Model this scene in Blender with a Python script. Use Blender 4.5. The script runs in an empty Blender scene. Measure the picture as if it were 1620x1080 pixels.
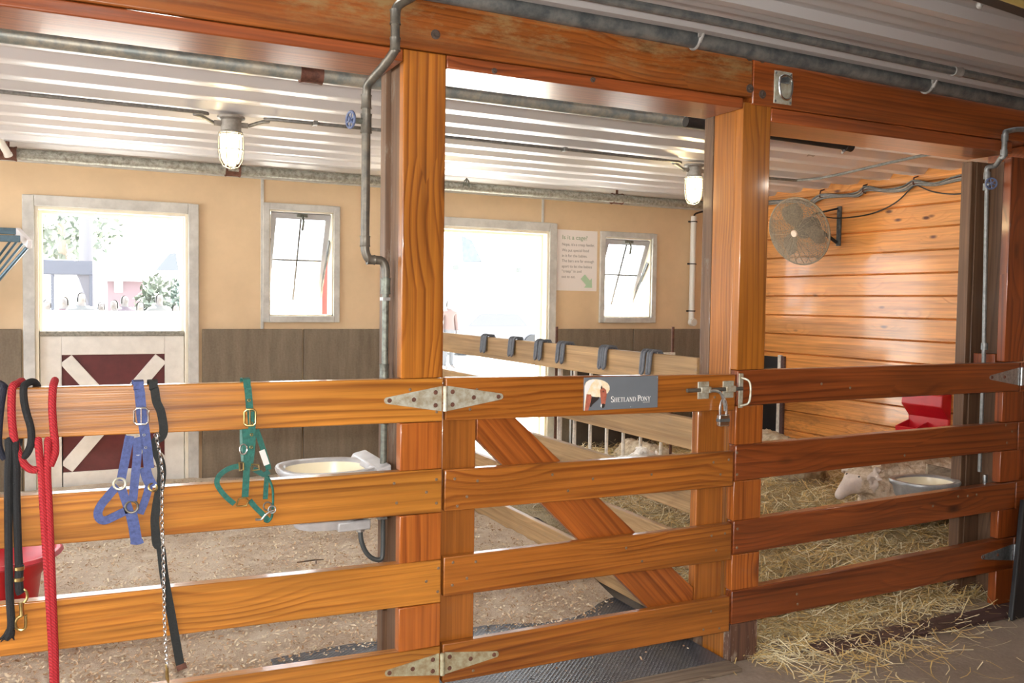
import bpy, bmesh, math, random
from mathutils import Vector, Matrix, noise
random.seed(7)
sc = bpy.context.scene
COL = sc.collection
PI = math.pi

# ------------------------------------------------------------------ helpers
class MB:
    """collects shapes in world coordinates, then links them as one mesh object"""
    def __init__(s): s.v = []; s.f = []; s.m = []; s.cur = 0
    def add(s, vs, fs):
        n = len(s.v); s.v += [tuple(v) for v in vs]
        for f in fs: s.f.append([i + n for i in f]); s.m.append(s.cur)
        return s
    def hexa(s, p):
        return s.add(p, [(0,3,2,1),(4,5,6,7),(0,1,5,4),(1,2,6,5),(2,3,7,6),(3,0,4,7)])
    def box(s, x0, x1, y0, y1, z0, z1):
        return s.hexa([(x0,y0,z0),(x1,y0,z0),(x1,y1,z0),(x0,y1,z0),(x0,y0,z1),(x1,y0,z1),(x1,y1,z1),(x0,y1,z1)])
    def obox(s, c, ax, ay, az, hx, hy, hz):
        c = Vector(c); ax = Vector(ax).normalized()*hx; ay = Vector(ay).normalized()*hy; az = Vector(az).normalized()*hz
        return s.hexa([c-ax-ay-az, c+ax-ay-az, c+ax+ay-az, c-ax+ay-az, c-ax-ay+az, c+ax-ay+az, c+ax+ay+az, c-ax+ay+az])
    def tube(s, pts, r, seg=10, cap=True, closed=False):
        P = [Vector(p) for p in pts]; n = len(P)
        rs = r if isinstance(r, (list, tuple)) else [r]*n
        T = []
        for i in range(n):
            if closed: t = P[(i+1) % n]-P[i-1]
            else: t = P[min(i+1, n-1)]-P[max(i-1, 0)]
            T.append(t.normalized() if t.length > 1e-9 else Vector((0,0,1)))
        nrm = T[0].orthogonal().normalized(); vs = []
        for i in range(n):
            nrm = nrm-T[i]*nrm.dot(T[i])
            nrm = nrm.normalized() if nrm.length > 1e-6 else T[i].orthogonal().normalized()
            b = T[i].cross(nrm)
            for k in range(seg):
                a = 2*PI*k/seg
                vs.append(P[i]+(nrm*math.cos(a)+b*math.sin(a))*rs[i])
        fs = []
        for i in range(n if closed else n-1):
            j = (i+1) % n
            for k in range(seg):
                l = (k+1) % seg
                fs.append((i*seg+k, i*seg+l, j*seg+l, j*seg+k))
        if cap and not closed:
            fs.append(tuple(range(seg))[::-1]); fs.append(tuple((n-1)*seg+k for k in range(seg)))
        return s.add(vs, fs)
    def cyl(s, a, b, r, seg=16, r2=None):
        return s.tube([a, b], [r, r if r2 is None else r2], seg)
    def torus(s, c, nrm, R, r, seg=20, ms=8, squash=1.0, up=None):
        nrm = Vector(nrm).normalized(); a = Vector(up).normalized() if up else nrm.orthogonal().normalized(); b = nrm.cross(a)
        pts = [Vector(c)+a*math.cos(2*PI*i/seg)*R*squash+b*math.sin(2*PI*i/seg)*R for i in range(seg)]
        return s.tube(pts, r, ms, closed=True)
    def lathe(s, c, prof, seg=28, axis=(0,0,1), cap=False):
        az = Vector(axis).normalized(); ax = az.orthogonal().normalized(); ay = az.cross(ax); c = Vector(c); vs = []; fs = []
        for (r, h) in prof:
            for k in range(seg):
                a = 2*PI*k/seg; vs.append(c+az*h+(ax*math.cos(a)+ay*math.sin(a))*r)
        for i in range(len(prof)-1):
            for k in range(seg):
                l = (k+1) % seg; fs.append((i*seg+k, i*seg+l, (i+1)*seg+l, (i+1)*seg+k))
        if cap:
            fs.append(tuple(range(seg))[::-1]); fs.append(tuple((len(prof)-1)*seg+k for k in range(seg)))
        return s.add(vs, fs)
    def ribbon(s, pts, w, t=0.003, wd=None, ref=(0,-1,0)):
        P = [Vector(p) for p in pts]; n = len(P); vs = []; prev = None
        ws = w if isinstance(w, (list, tuple)) else [w]*n
        for i in range(n):
            T = (P[min(i+1, n-1)]-P[max(i-1, 0)]).normalized()
            if wd is not None: W = Vector(wd); W = W-T*W.dot(T)
            else:
                W = T.cross(Vector(ref))
                if W.length < 0.45: W = Vector((1,0,0))-T*T.x
            W.normalize()
            if prev is not None and W.dot(prev) < 0: W = -W
            prev = W; N = T.cross(W)
            a = W*ws[i]/2; b = N*t/2
            vs += [P[i]-a-b, P[i]+a-b, P[i]+a+b, P[i]-a+b]
        fs = []
        for i in range(n-1):
            for k in range(4):
                l = (k+1) % 4; fs.append((i*4+k, i*4+l, i*4+4+l, i*4+4+k))
        fs += [(3,2,1,0), tuple((n-1)*4+k for k in range(4))]
        return s.add(vs, fs)
    def prism(s, poly, y0, y1):
        """polygon in (x, z), extruded along y"""
        n = len(poly); vs = [(x, y0, z) for x, z in poly]+[(x, y1, z) for x, z in poly]
        fs = [tuple(range(n)), tuple(range(2*n-1, n-1, -1))]
        for i in range(n):
            j = (i+1) % n; fs.append((i, i+n, j+n, j))
        return s.add(vs, fs)
    def blob(s, c, rx, ry, rz, seg=14, rings=9):
        vs = []; fs = []; c = Vector(c)
        for i in range(rings+1):
            th = PI*i/rings
            for k in range(seg):
                a = 2*PI*k/seg; vs.append(c+Vector((rx*math.sin(th)*math.cos(a), ry*math.sin(th)*math.sin(a), rz*math.cos(th))))
        for i in range(rings):
            for k in range(seg):
                l = (k+1) % seg; fs.append((i*seg+k, (i+1)*seg+k, (i+1)*seg+l, i*seg+l))
        return s.add(vs, fs)
    def build(s, name, mats, parent=None, bevel=0, smooth=True, sharp=35, seg=2, merge=True):
        me = bpy.data.meshes.new(name)
        if parent is not None: org = parent_loc(parent)
        else:
            xs, ys, zs = zip(*s.v); org = Vector(((min(xs)+max(xs))/2, (min(ys)+max(ys))/2, min(zs)))
        me.from_pydata([(v[0]-org.x, v[1]-org.y, v[2]-org.z) for v in s.v], [], s.f)
        if not isinstance(mats, (list, tuple)): mats = [mats]
        for m in mats: me.materials.append(m)
        me.polygons.foreach_set('material_index', s.m)
        if merge and len(s.f) < 30000:
            bm = bmesh.new(); bm.from_mesh(me)
            bmesh.ops.remove_doubles(bm, verts=bm.verts, dist=1e-5)
            bmesh.ops.recalc_face_normals(bm, faces=bm.faces); bm.to_mesh(me); bm.free()
        if smooth:
            me.polygons.foreach_set('use_smooth', [True]*len(me.polygons))
            me.set_sharp_from_angle(angle=math.radians(sharp))
        me.update()
        o = bpy.data.objects.new(name, me); COL.objects.link(o)
        if parent is not None: o.parent = parent; ORG[o.name] = org
        else: o.location = org; ORG[o.name] = org
        if bevel:
            b = o.modifiers.new('Bevel', 'BEVEL'); b.width = bevel; b.segments = seg; b.limit_method = 'ANGLE'; b.angle_limit = math.radians(40)
            b.harden_normals = False
        return o
ORG = {}
def parent_loc(p): return ORG[p.name]
def tag(o, label=None, cat=None, group=None, kind=None):
    if label: o['label'] = label
    if cat: o['category'] = cat
    if group: o['group'] = group
    if kind: o['kind'] = kind
    return o
def thing(name, label, cat, loc, group=None, kind=None):
    o = bpy.data.objects.new(name, None); COL.objects.link(o); o.location = loc; o.empty_display_size = 0.05
    ORG[o.name] = Vector(loc); return tag(o, label, cat, group, kind)
def struct(o, label=None, cat=None): return tag(o, label, cat, None, 'structure')
def copy_thing(root, loc, label, group=None):
    r = root.copy(); COL.objects.link(r); r.location = loc; r['label'] = label; ORG[r.name] = Vector(loc)
    if group: r['group'] = group
    for ch in list(root.children):
        c = ch.copy(); COL.objects.link(c); c.parent = r
        for g in ch.children:
            d = g.copy(); COL.objects.link(d); d.parent = c
    return r
def smoothpath(pts, n=6):
    """Catmull-Rom through the points"""
    P = [Vector(p) for p in pts]; out = []
    for i in range(len(P)-1):
        a = P[i-1] if i else P[0]*2-P[1]; b, c = P[i], P[i+1]; d = P[i+2] if i+2 < len(P) else c*2-b
        for k in range(n):
            t = k/n
            out.append(0.5*((2*b)+(c-a)*t+(2*a-5*b+4*c-d)*t*t+(3*b-a-3*c+d)*t**3))
    out.append(P[-1]); return out

# ------------------------------------------------------------------ materials
def mat(name):
    m = bpy.data.materials.new(name); m.use_nodes = True; nt = m.node_tree
    return m, nt, nt.nodes['Principled BSDF'], nt.nodes, nt.links
def S(n, k, v):
    if k in n.inputs: n.inputs[k].default_value = v
def plain(name, c, rough=0.6, metal=0.0, coat=0.0, spec=0.5, emit=None, es=0, nz=0.0, nscale=30, bump=0.0, c2=None, trans=0):
    m, nt, b, N, L = mat(name)
    S(b, 'Base Color', (*c, 1)); S(b, 'Roughness', rough); S(b, 'Metallic', metal); S(b, 'Coat Weight', coat); S(b, 'Specular IOR Level', spec)
    if trans: S(b, 'Transmission Weight', trans)
    if emit: S(b, 'Emission Color', (*emit, 1)); S(b, 'Emission Strength', es)
    if nz or bump or c2:
        tc = N.new('ShaderNodeTexCoord'); t = N.new('ShaderNodeTexNoise'); S(t, 'Scale', nscale); S(t, 'Detail', 4); S(t, 'Roughness', 0.65)
        L.new(tc.outputs['Object'], t.inputs['Vector'])
        mx = N.new('ShaderNodeMix'); mx.data_type = 'RGBA'
        mx.inputs['A'].default_value = (*c, 1)
        cc = c2 if c2 else tuple(x*(1-nz) for x in c)
        mx.inputs['B'].default_value = (*cc, 1)
        mr = N.new('ShaderNodeMapRange'); S(mr, 'From Min', 0.38); S(mr, 'From Max', 0.66)
        L.new(t.outputs[0], mr.inputs[0]); L.new(mr.outputs[0], mx.inputs['Factor']); L.new(mx.outputs['Result'], b.inputs['Base Color'])
        if bump:
            bp = N.new('ShaderNodeBump'); S(bp, 'Strength', bump); S(bp, 'Distance', 0.01)
            L.new(t.outputs[0], bp.inputs['Height']); L.new(bp.outputs[0], b.inputs['Normal'])
    return m
def wood(name, light, mid, dark, axis='X', ring=22, rough=0.32, coat=0.5, knots=1.0, angle=0.0, wear=None, amp=8.0, soft=0.75, planks=None):
    m, nt, b, N, L = mat(name)
    def math_(op, a, c=None):
        n = N.new('ShaderNodeMath'); n.operation = op
        for i, v in enumerate((a, c)):
            if v is None: continue
            if isinstance(v, (int, float)): n.inputs[i].default_value = v
            else: L.new(v, n.inputs[i])
        return n.outputs[0]
    tc = N.new('ShaderNodeTexCoord'); oi = N.new('ShaderNodeObjectInfo')
    ad = N.new('ShaderNodeVectorMath'); ad.operation = 'MULTIPLY_ADD'
    cb0 = N.new('ShaderNodeCombineXYZ')
    for i in range(3): L.new(oi.outputs['Random'], cb0.inputs[i])
    L.new(cb0.outputs[0], ad.inputs[0]); ad.inputs[1].default_value = (37, 23, 11); L.new(tc.outputs['Object'], ad.inputs[2])
    vec = ad.outputs[0]
    if angle:
        rt = N.new('ShaderNodeVectorRotate'); rt.rotation_type = 'Y_AXIS'; rt.inputs['Angle'].default_value = angle
        L.new(vec, rt.inputs['Vector']); vec = rt.outputs[0]
    sp = N.new('ShaderNodeSeparateXYZ'); L.new(vec, sp.inputs[0])
    g, u, w = {'X': (0,1,2), 'Y': (1,0,2), 'Z': (2,1,0)}[axis]
    G, U, W = sp.outputs[g], sp.outputs[u], sp.outputs[w]
    if planks:                               # every board of a planked wall gets its own grain
        row = math_('FLOOR', math_('DIVIDE', sp.outputs[2], planks))
        G = math_('ADD', G, math_('MULTIPLY', row, 3.37)); U = math_('ADD', U, math_('MULTIPLY', row, 1.71))
    def stretched(kg, kw, ku=None):
        c = N.new('ShaderNodeCombineXYZ')
        L.new(math_('MULTIPLY', G, kg), c.inputs[0]); L.new(math_('MULTIPLY', U, ku or kw), c.inputs[1]); L.new(math_('MULTIPLY', W, kw), c.inputs[2])
        return c.outputs[0]
    def nz(v, scale, detail=2, rough_=0.5):
        t = N.new('ShaderNodeTexNoise'); S(t, 'Scale', scale); S(t, 'Detail', detail); S(t, 'Roughness', rough_); L.new(v, t.inputs['Vector']); return t.outputs[0]
    n1 = nz(stretched(0.30, 3.4), 1.0, 2)
    # knots bend the rings round them
    vo = N.new('ShaderNodeTexVoronoi'); S(vo, 'Scale', 1.0); L.new(stretched(2.6, 6.5, 0.5) if planks else stretched(1.7, 4.4, 0.5), vo.inputs['Vector'])
    kd = vo.outputs['Distance']
    kn = N.new('ShaderNodeMapRange'); S(kn, 'From Min', 0.13); S(kn, 'From Max', 0.05); L.new(kd, kn.inputs[0])
    sel = N.new('ShaderNodeSeparateColor'); L.new(vo.outputs['Color'], sel.inputs[0])
    on_ = math_('GREATER_THAN', sel.outputs[0], 0.45)
    kf = math_('MULTIPLY', math_('MULTIPLY', kn.outputs[0], on_), knots)
    bend = N.new('ShaderNodeMapRange'); S(bend, 'From Min', 0.5); S(bend, 'From Max', 0.0); S(bend, 'To Max', 2.2); L.new(kd, bend.inputs[0])
    ph = math_('ADD', math_('ADD', math_('MULTIPLY', W, ring*1.0), math_('MULTIPLY', U, ring*1.4)), math_('ADD', math_('MULTIPLY', n1, amp), math_('MULTIPLY', bend.outputs[0], on_)))
    saw = math_('FRACT', ph)
    rr = N.new('ShaderNodeValToRGB'); L.new(saw, rr.inputs[0])
    e = rr.color_ramp.elements; e[0].position = 0.0; e[0].color = (*light, 1); e[1].position = 1.0; e[1].color = (*light, 1)
    a = e.new(0.55); a.color = (*[0.6*x+0.4*y for x, y in zip(mid, light)], 1); a = e.new(0.82); a.color = (*[x*(1-0.75*soft)+y*0.75*soft for x, y in zip(mid, dark)], 1); a = e.new(0.92); a.color = (*mid, 1)
    fib = nz(stretched(2.5, 170), 1.0, 3, 0.7)
    big = nz(stretched(0.9, 3.5), 1.3, 3)
    br = math_('MULTIPLY', math_('MULTIPLY', math_('ADD', math_('MULTIPLY', fib, 0.8), 0.6), math_('ADD', math_('MULTIPLY', nz(stretched(1.1, 48), 1.0, 2), 0.8), 0.6)), math_('ADD', math_('MULTIPLY', big, 1.2), 0.4))
    md = nz(stretched(0.5, 4.5), 1.7, 2)
    mf = N.new('ShaderNodeMapRange'); S(mf, 'From Min', 0.36); S(mf, 'From Max', 0.66); S(mf, 'To Min', 0.15); S(mf, 'To Max', 1.0); L.new(md, mf.inputs[0])
    ma = N.new('ShaderNodeMix'); ma.data_type = 'RGBA'; L.new(mf.outputs[0], ma.inputs['Factor']); ma.inputs['A'].default_value = (*[0.6*x+0.4*y for x, y in zip(light, mid)], 1); L.new(rr.outputs[0], ma.inputs['B'])
    ps = nz(stretched(1.0, 34), 1.0, 3, 0.6)
    pf = N.new('ShaderNodeMapRange'); S(pf, 'From Min', 0.56); S(pf, 'From Max', 0.72); S(pf, 'To Max', 0.8); L.new(ps, pf.inputs[0])
    mb = N.new('ShaderNodeMix'); mb.data_type = 'RGBA'; L.new(pf.outputs[0], mb.inputs['Factor']); L.new(ma.outputs['Result'], mb.inputs['A']); mb.inputs['B'].default_value = (*[0.35*x+0.65*y for x, y in zip(mid, dark)], 1)
    mul = N.new('ShaderNodeVectorMath'); mul.operation = 'SCALE'; L.new(mb.outputs['Result'], mul.inputs[0]); L.new(br, mul.inputs['Scale'])
    mx = N.new('ShaderNodeMix'); mx.data_type = 'RGBA'; L.new(kf, mx.inputs['Factor']); L.new(mul.outputs[0], mx.inputs['A'])
    mx.inputs['B'].default_value = (dark[0]*0.28, dark[1]*0.22, dark[2]*0.3, 1)
    out = mx.outputs['Result']
    rsock = None
    if wear:
        wn = nz(stretched(2.0, 6.0), 2.2, 6, 0.75)
        mr = N.new('ShaderNodeMapRange'); S(mr, 'From Min', wear[1]); S(mr, 'From Max', wear[1]+(0.2 if len(wear) > 2 else 0.09)); L.new(wn, mr.inputs[0])
        f = mr.outputs[0]
        if len(wear) > 2:                    # only above / below a height of the object
            zz = N.new('ShaderNodeSeparateXYZ'); L.new(tc.outputs['Object'], zz.inputs[0])
            m2 = N.new('ShaderNodeMapRange'); S(m2, 'From Min', wear[2]); S(m2, 'From Max', wear[3]); L.new(zz.outputs[2], m2.inputs[0]); f = math_('MULTIPLY', f, m2.outputs[0])
        mw = N.new('ShaderNodeMix'); mw.data_type = 'RGBA'; L.new(f, mw.inputs['Factor']); L.new(out, mw.inputs['A']); mw.inputs['B'].default_value = (*wear[0], 1); out = mw.outputs['Result']
    L.new(out, b.inputs['Base Color'])
    S(b, 'Roughness', rough); S(b, 'Coat Weight', coat); S(b, 'Coat Roughness', 0.09)
    bp = N.new('ShaderNodeBump'); S(bp, 'Strength', 0.12); S(bp, 'Distance', 0.004); L.new(fib, bp.inputs['Height']); L.new(bp.outputs[0], b.inputs['Normal'])
    return m
HL, HM, HD = (0.45,0.185,0.028), (0.34,0.115,0.013), (0.11,0.027,0.005)
RL, RM, RD = (0.225,0.056,0.011), (0.155,0.032,0.007), (0.038,0.007,0.003)
W_rail = wood('rail_wood', HL, HM, HD, 'X', 34)
W_gate = wood('gate_wood', (0.35,0.122,0.018), (0.26,0.074,0.010), (0.085,0.017,0.004), 'X', 34)
W_gateZ = wood('gate_upright_wood', (0.33,0.112,0.018), (0.24,0.070,0.010), (0.085,0.017,0.004), 'Z', 30, amp=5)
W_brace = wood('gate_brace_wood', (0.33,0.095,0.016), (0.25,0.060,0.009), (0.09,0.015,0.004), 'X', 34, angle=math.radians(-47), amp=5)
W_red = wood('red_rail_wood', RL, RM, RD, 'X', 34, wear=((0.20,0.10,0.06), 0.70))
W_postB = wood('post_block_wood', (0.36,0.105,0.016), (0.27,0.066,0.009), (0.09,0.016,0.004), 'Z', 30, amp=6)
W_postZ = wood('post_wood', (0.36,0.130,0.016), (0.265,0.078,0.008), (0.08,0.018,0.004), 'Z', 30, amp=5)
W_postR = wood('red_post_wood', (0.25,0.058,0.011), (0.18,0.036,0.007), (0.06,0.010,0.003), 'Z', 24, amp=6)
W_core = wood('grey_post_wood', (0.155,0.085,0.045), (0.115,0.058,0.030), (0.05,0.024,0.014), 'Z', 24, rough=0.55, coat=0.15, wear=((0.20,0.155,0.115), 0.58))
W_core2 = wood('brown_jamb_wood', (0.16,0.085,0.045), (0.12,0.06,0.03), (0.05,0.024,0.014), 'Z', 24, rough=0.6, coat=0.1)
W_base = wood('worn_post_foot', (0.12,0.055,0.03), (0.075,0.032,0.02), (0.03,0.014,0.01), 'Z', 24, rough=0.8, coat=0, wear=((0.33,0.27,0.2), 0.55))
W_beam = wood('beam_wood', (0.29,0.088,0.015), (0.21,0.053,0.009), (0.07,0.014,0.004), 'X', 36, wear=((0.27,0.165,0.068), 0.45, 0.06, 0.15))
W_beamR = wood('dark_beam_wood', (0.27,0.068,0.012), (0.20,0.043,0.008), (0.07,0.012,0.003), 'X', 34)
W_beamlow = wood('beam_board_wood', (0.30,0.075,0.018), (0.23,0.052,0.012), (0.09,0.018,0.005), 'X', 26, rough=0.32, coat=0.45)
W_plank = wood('wall_plank_wood', (0.70,0.305,0.085), (0.60,0.235,0.055), (0.34,0.095,0.02), 'Y', 20, knots=1.0, amp=5, soft=0.6, rough=0.35, planks=0.19, wear=((0.16,0.075,0.04), 0.50, 0.85, 0.35))
W_raw = wood('raw_plank_wood', (0.42,0.265,0.125), (0.36,0.215,0.095), (0.24,0.13,0.055), 'Y', 14, knots=0.8, rough=0.6, coat=0.05, amp=4, soft=0.6, wear=((0.30,0.21,0.13), 0.60))
W_grey = wood('weathered_wood', (0.30,0.23,0.16), (0.24,0.175,0.12), (0.12,0.08,0.055), 'X', 24, rough=0.8, coat=0, knots=0.5)
W_sill = wood('dull_board', (0.20,0.15,0.105), (0.16,0.115,0.08), (0.09,0.06,0.04), 'X', 24, rough=0.8, coat=0, knots=0.3)
W_darkstrip = wood('purple_brown_wood', (0.11,0.058,0.052), (0.085,0.042,0.04), (0.05,0.025,0.022), 'X', 24, rough=0.6, coat=0, knots=0.4)
W_dim = wood('aisle_wall_wood', (0.22,0.08,0.02), (0.16,0.05,0.012), (0.07,0.02,0.006), 'X', 12, knots=0.6)

M_ply = plain('tan_plywood', (0.74,0.55,0.345), 0.55, nz=0.08, nscale=3.0)
M_white = plain('white_paint', (0.80,0.77,0.72), 0.45, nz=0.12, nscale=9)
M_frame = plain('grey_white_metal_trim', (0.62,0.61,0.58), 0.4, nz=0.25, nscale=7)
M_inner = plain('cream_jamb_paint', (0.86,0.80,0.66), 0.5, nz=0.08, nscale=6)
M_maroon = plain('maroon_paint', (0.125,0.018,0.020), 0.5, nz=0.25, nscale=10)
M_galv = plain('galvanised_steel', (0.50,0.52,0.52), 0.38, 0.85, nz=0.4, nscale=60)
M_galvpale = plain('pale_galvanised_hinge', (0.56,0.57,0.49), 0.45, 0.45, c2=(0.36,0.30,0.2), nscale=28)
M_hgreen = plain('greenish_galvanised_hinge', (0.47,0.45,0.31), 0.5, 0.35, c2=(0.3,0.22,0.12), nscale=28)
M_steel = plain('bright_steel', (0.75,0.75,0.74), 0.2, 1.0)
M_pipe = plain('dusty_grey_pipe', (0.215,0.245,0.240), 0.45, 0.35, c2=(0.42,0.39,0.32), nscale=16)
M_pipe2 = plain('dusty_galvanised_pipe', (0.40,0.40,0.36), 0.5, 0.35, c2=(0.19,0.18,0.15), nscale=34)
M_cop = plain('old_copper_pipe', (0.085,0.080,0.070), 0.42, 0.4, c2=(0.16,0.14,0.11), nscale=20)
M_greenpipe = plain('tarnished_pipe', (0.19,0.205,0.175), 0.45, 0.5, c2=(0.09,0.09,0.075), nscale=40)
M_rust = plain('rusty_coupling', (0.155,0.062,0.040), 0.7, 0.2, nz=0.5, nscale=40)
M_cond = plain('conduit', (0.23,0.23,0.225), 0.42, 0.4, nz=0.35, nscale=50)
M_dpipe = plain('black_iron_pipe', (0.030,0.026,0.024), 0.55, 0.3)
M_darkcond = plain('dark_conduit', (0.085,0.095,0.10), 0.4, 0.4, c2=(0.2,0.2,0.19), nscale=14)
M_pvc = plain('white_pvc', (0.72,0.70,0.66), 0.35)
M_black = plain('black_rubber', (0.012,0.012,0.014), 0.55)
M_blackw = plain('black_webbing', (0.014,0.017,0.017), 0.75, nz=0.5, nscale=220, bump=0.3)
M_rope_b = plain('black_rope', (0.014,0.015,0.017), 0.8, nz=0.5, nscale=260, bump=0.5)
M_navy = plain('navy_rope', (0.010,0.012,0.028), 0.8, nz=0.4, nscale=260, bump=0.5)
M_brass = plain('brass', (0.62,0.46,0.19), 0.3, 1.0, nz=0.3, nscale=60)
M_blue = plain('blue_nylon_webbing', (0.070,0.098,0.265), 0.75, nz=0.35, nscale=90, bump=0.25)
M_green = plain('green_nylon_webbing', (0.016,0.130,0.103), 0.72, nz=0.4, nscale=90, bump=0.25)
M_tagw = plain('white_tape', (0.62,0.60,0.58), 0.6)
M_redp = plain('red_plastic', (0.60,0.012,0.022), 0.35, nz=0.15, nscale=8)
M_pinkred = plain('pinkish_red_plastic', (0.62,0.06,0.085), 0.45, nz=0.2, nscale=12)  # paler pinkish red for the tub's rim and base
M_enamel = plain('cream_enamel', (0.86,0.78,0.58), 0.3, nz=0.06, nscale=8)
M_bowl = plain('grey_white_cast_bowl', (0.52,0.52,0.53), 0.35, 0.15, nz=0.25, nscale=10)
M_hay = plain('blue_grey_rack_paint', (0.070,0.135,0.185), 0.35, 0.2, nz=0.3, nscale=30)
M_bar = plain('dusty_white_bar', (0.85,0.80,0.74), 0.5, nz=0.3, nscale=25)
M_hook = plain('grey_plastic_hook', (0.135,0.145,0.165), 0.5, nz=0.25, nscale=40)
M_sash = plain('grey_white_sash', (0.42,0.42,0.44), 0.5, nz=0.1, nscale=9)
M_sashbar = plain('grey_glazing_bar', (0.10,0.095,0.09), 0.5)
M_paper = plain('paper', (0.84,0.79,0.76), 0.7)
M_ink = plain('grey_ink', (0.24,0.22,0.21), 0.8)
M_inkg = plain('green_ink', (0.22,0.34,0.20), 0.8)
M_arrow = plain('pale_green_ink', (0.46,0.66,0.46), 0.8)
M_plaque = plain('slate_grey_sign', (0.155,0.175,0.200), 0.45, nz=0.08, nscale=6)
M_wtext = plain('white_lettering', (0.85,0.85,0.84), 0.5)
M_cream = plain('cream_mane', (0.86,0.70,0.44), 0.5, c2=(0.92,0.86,0.74), nscale=40)
M_chest = plain('chestnut_coat', (0.50,0.150,0.095), 0.5, nz=0.35, nscale=50)
M_pdark = plain('dark_pony_shade', (0.035,0.025,0.022), 0.5)
M_fandust = plain('dusty_fan_wire', (0.34,0.275,0.20), 0.6, 0.3, nz=0.4, nscale=60)
M_fanblade = plain('dusty_fan_blade', (0.26,0.22,0.165), 0.55, 0.2, nz=0.3, nscale=25)
M_fanmotor = plain('grey_black_motor', (0.055,0.052,0.05), 0.5, nz=0.4, nscale=30)
M_wool = plain('cream_wool', (0.72,0.59,0.46), 0.95, c2=(0.46,0.34,0.235), nscale=30, bump=1.0)
M_woolb = plain('dirty_wool', (0.44,0.35,0.24), 0.95, c2=(0.27,0.20,0.13), nscale=24, bump=1.0)
M_face = plain('pale_sheep_face', (0.74,0.63,0.56), 0.8, nz=0.15, nscale=20)
M_lamb = plain('white_lamb_wool', (0.88,0.85,0.80), 0.9, nz=0.15, nscale=40, bump=0.6)
M_conc = None
def concrete(name, c, c2, streak=True, rough=0.85, scale=2.2):
    m, nt, b, N, L = mat(name)
    tc = N.new('ShaderNodeTexCoord'); mp = N.new('ShaderNodeMapping'); mp.inputs['Scale'].default_value = (6,6,0.8) if streak else (1,1,1); L.new(tc.outputs['Object'], mp.inputs[0])
    t = N.new('ShaderNodeTexNoise'); S(t, 'Scale', scale); S(t, 'Detail', 6); S(t, 'Roughness', 0.7); L.new(mp.outputs[0], t.inputs['Vector'])
    t2 = N.new('ShaderNodeTexNoise'); S(t2, 'Scale', 60); S(t2, 'Detail', 3); L.new(tc.outputs['Object'], t2.inputs['Vector'])
    av = N.new('ShaderNodeMath'); av.operation = 'MULTIPLY_ADD'; av.inputs[1].default_value = 0.35; L.new(t2.outputs[0], av.inputs[0]); L.new(t.outputs[0], av.inputs[2])
    r = N.new('ShaderNodeValToRGB'); e = r.color_ramp.elements; e[0].position = 0.5; e[0].color = (*c2, 1); e[1].position = 0.85; e[1].color = (*c, 1); L.new(av.outputs[0], r.inputs[0])
    L.new(r.outputs[0], b.inputs['Base Color']); S(b, 'Roughness', rough)
    bp = N.new('ShaderNodeBump'); S(bp, 'Strength', 0.25); S(bp, 'Distance', 0.01); L.new(t2.outputs[0], bp.inputs['Height']); L.new(bp.outputs[0], b.inputs['Normal'])
    return m
M_conc = concrete('stained_concrete', (0.245,0.20,0.145), (0.165,0.127,0.088))
M_floor = concrete('aisle_floor_sheet', (0.38,0.31,0.25), (0.26,0.21,0.17), False, 0.55)
M_ground = concrete('bright_yard_ground', (0.75,0.74,0.70), (0.62,0.60,0.56), False)
def metalroof(name, c, rough, metal):
    m, nt, b, N, L = mat(name); S(b, 'Base Color', (*c, 1)); S(b, 'Roughness', rough); S(b, 'Metallic', metal); S(b, 'Specular IOR Level', 0.8); S(b, 'Coat Weight', 0.12); S(b, 'Coat Roughness', 0.18)
    tc = N.new('ShaderNodeTexCoord'); t = N.new('ShaderNodeTexNoise'); S(t, 'Scale', 1.5); S(t, 'Detail', 5); L.new(tc.outputs['Object'], t.inputs['Vector'])
    mr = N.new('ShaderNodeMapRange'); S(mr, 'To Min', rough*0.6); S(mr, 'To Max', rough*1.5); L.new(t.outputs[0], mr.inputs[0]); L.new(mr.outputs[0], b.inputs['Roughness'])
    return m
M_roof = metalroof('white_corrugated_sheet', (0.68,0.68,0.72), 0.32, 0.30)
M_roof2 = metalroof('grey_corrugated_sheet', (0.40,0.385,0.385), 0.4, 0.2)
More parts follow.
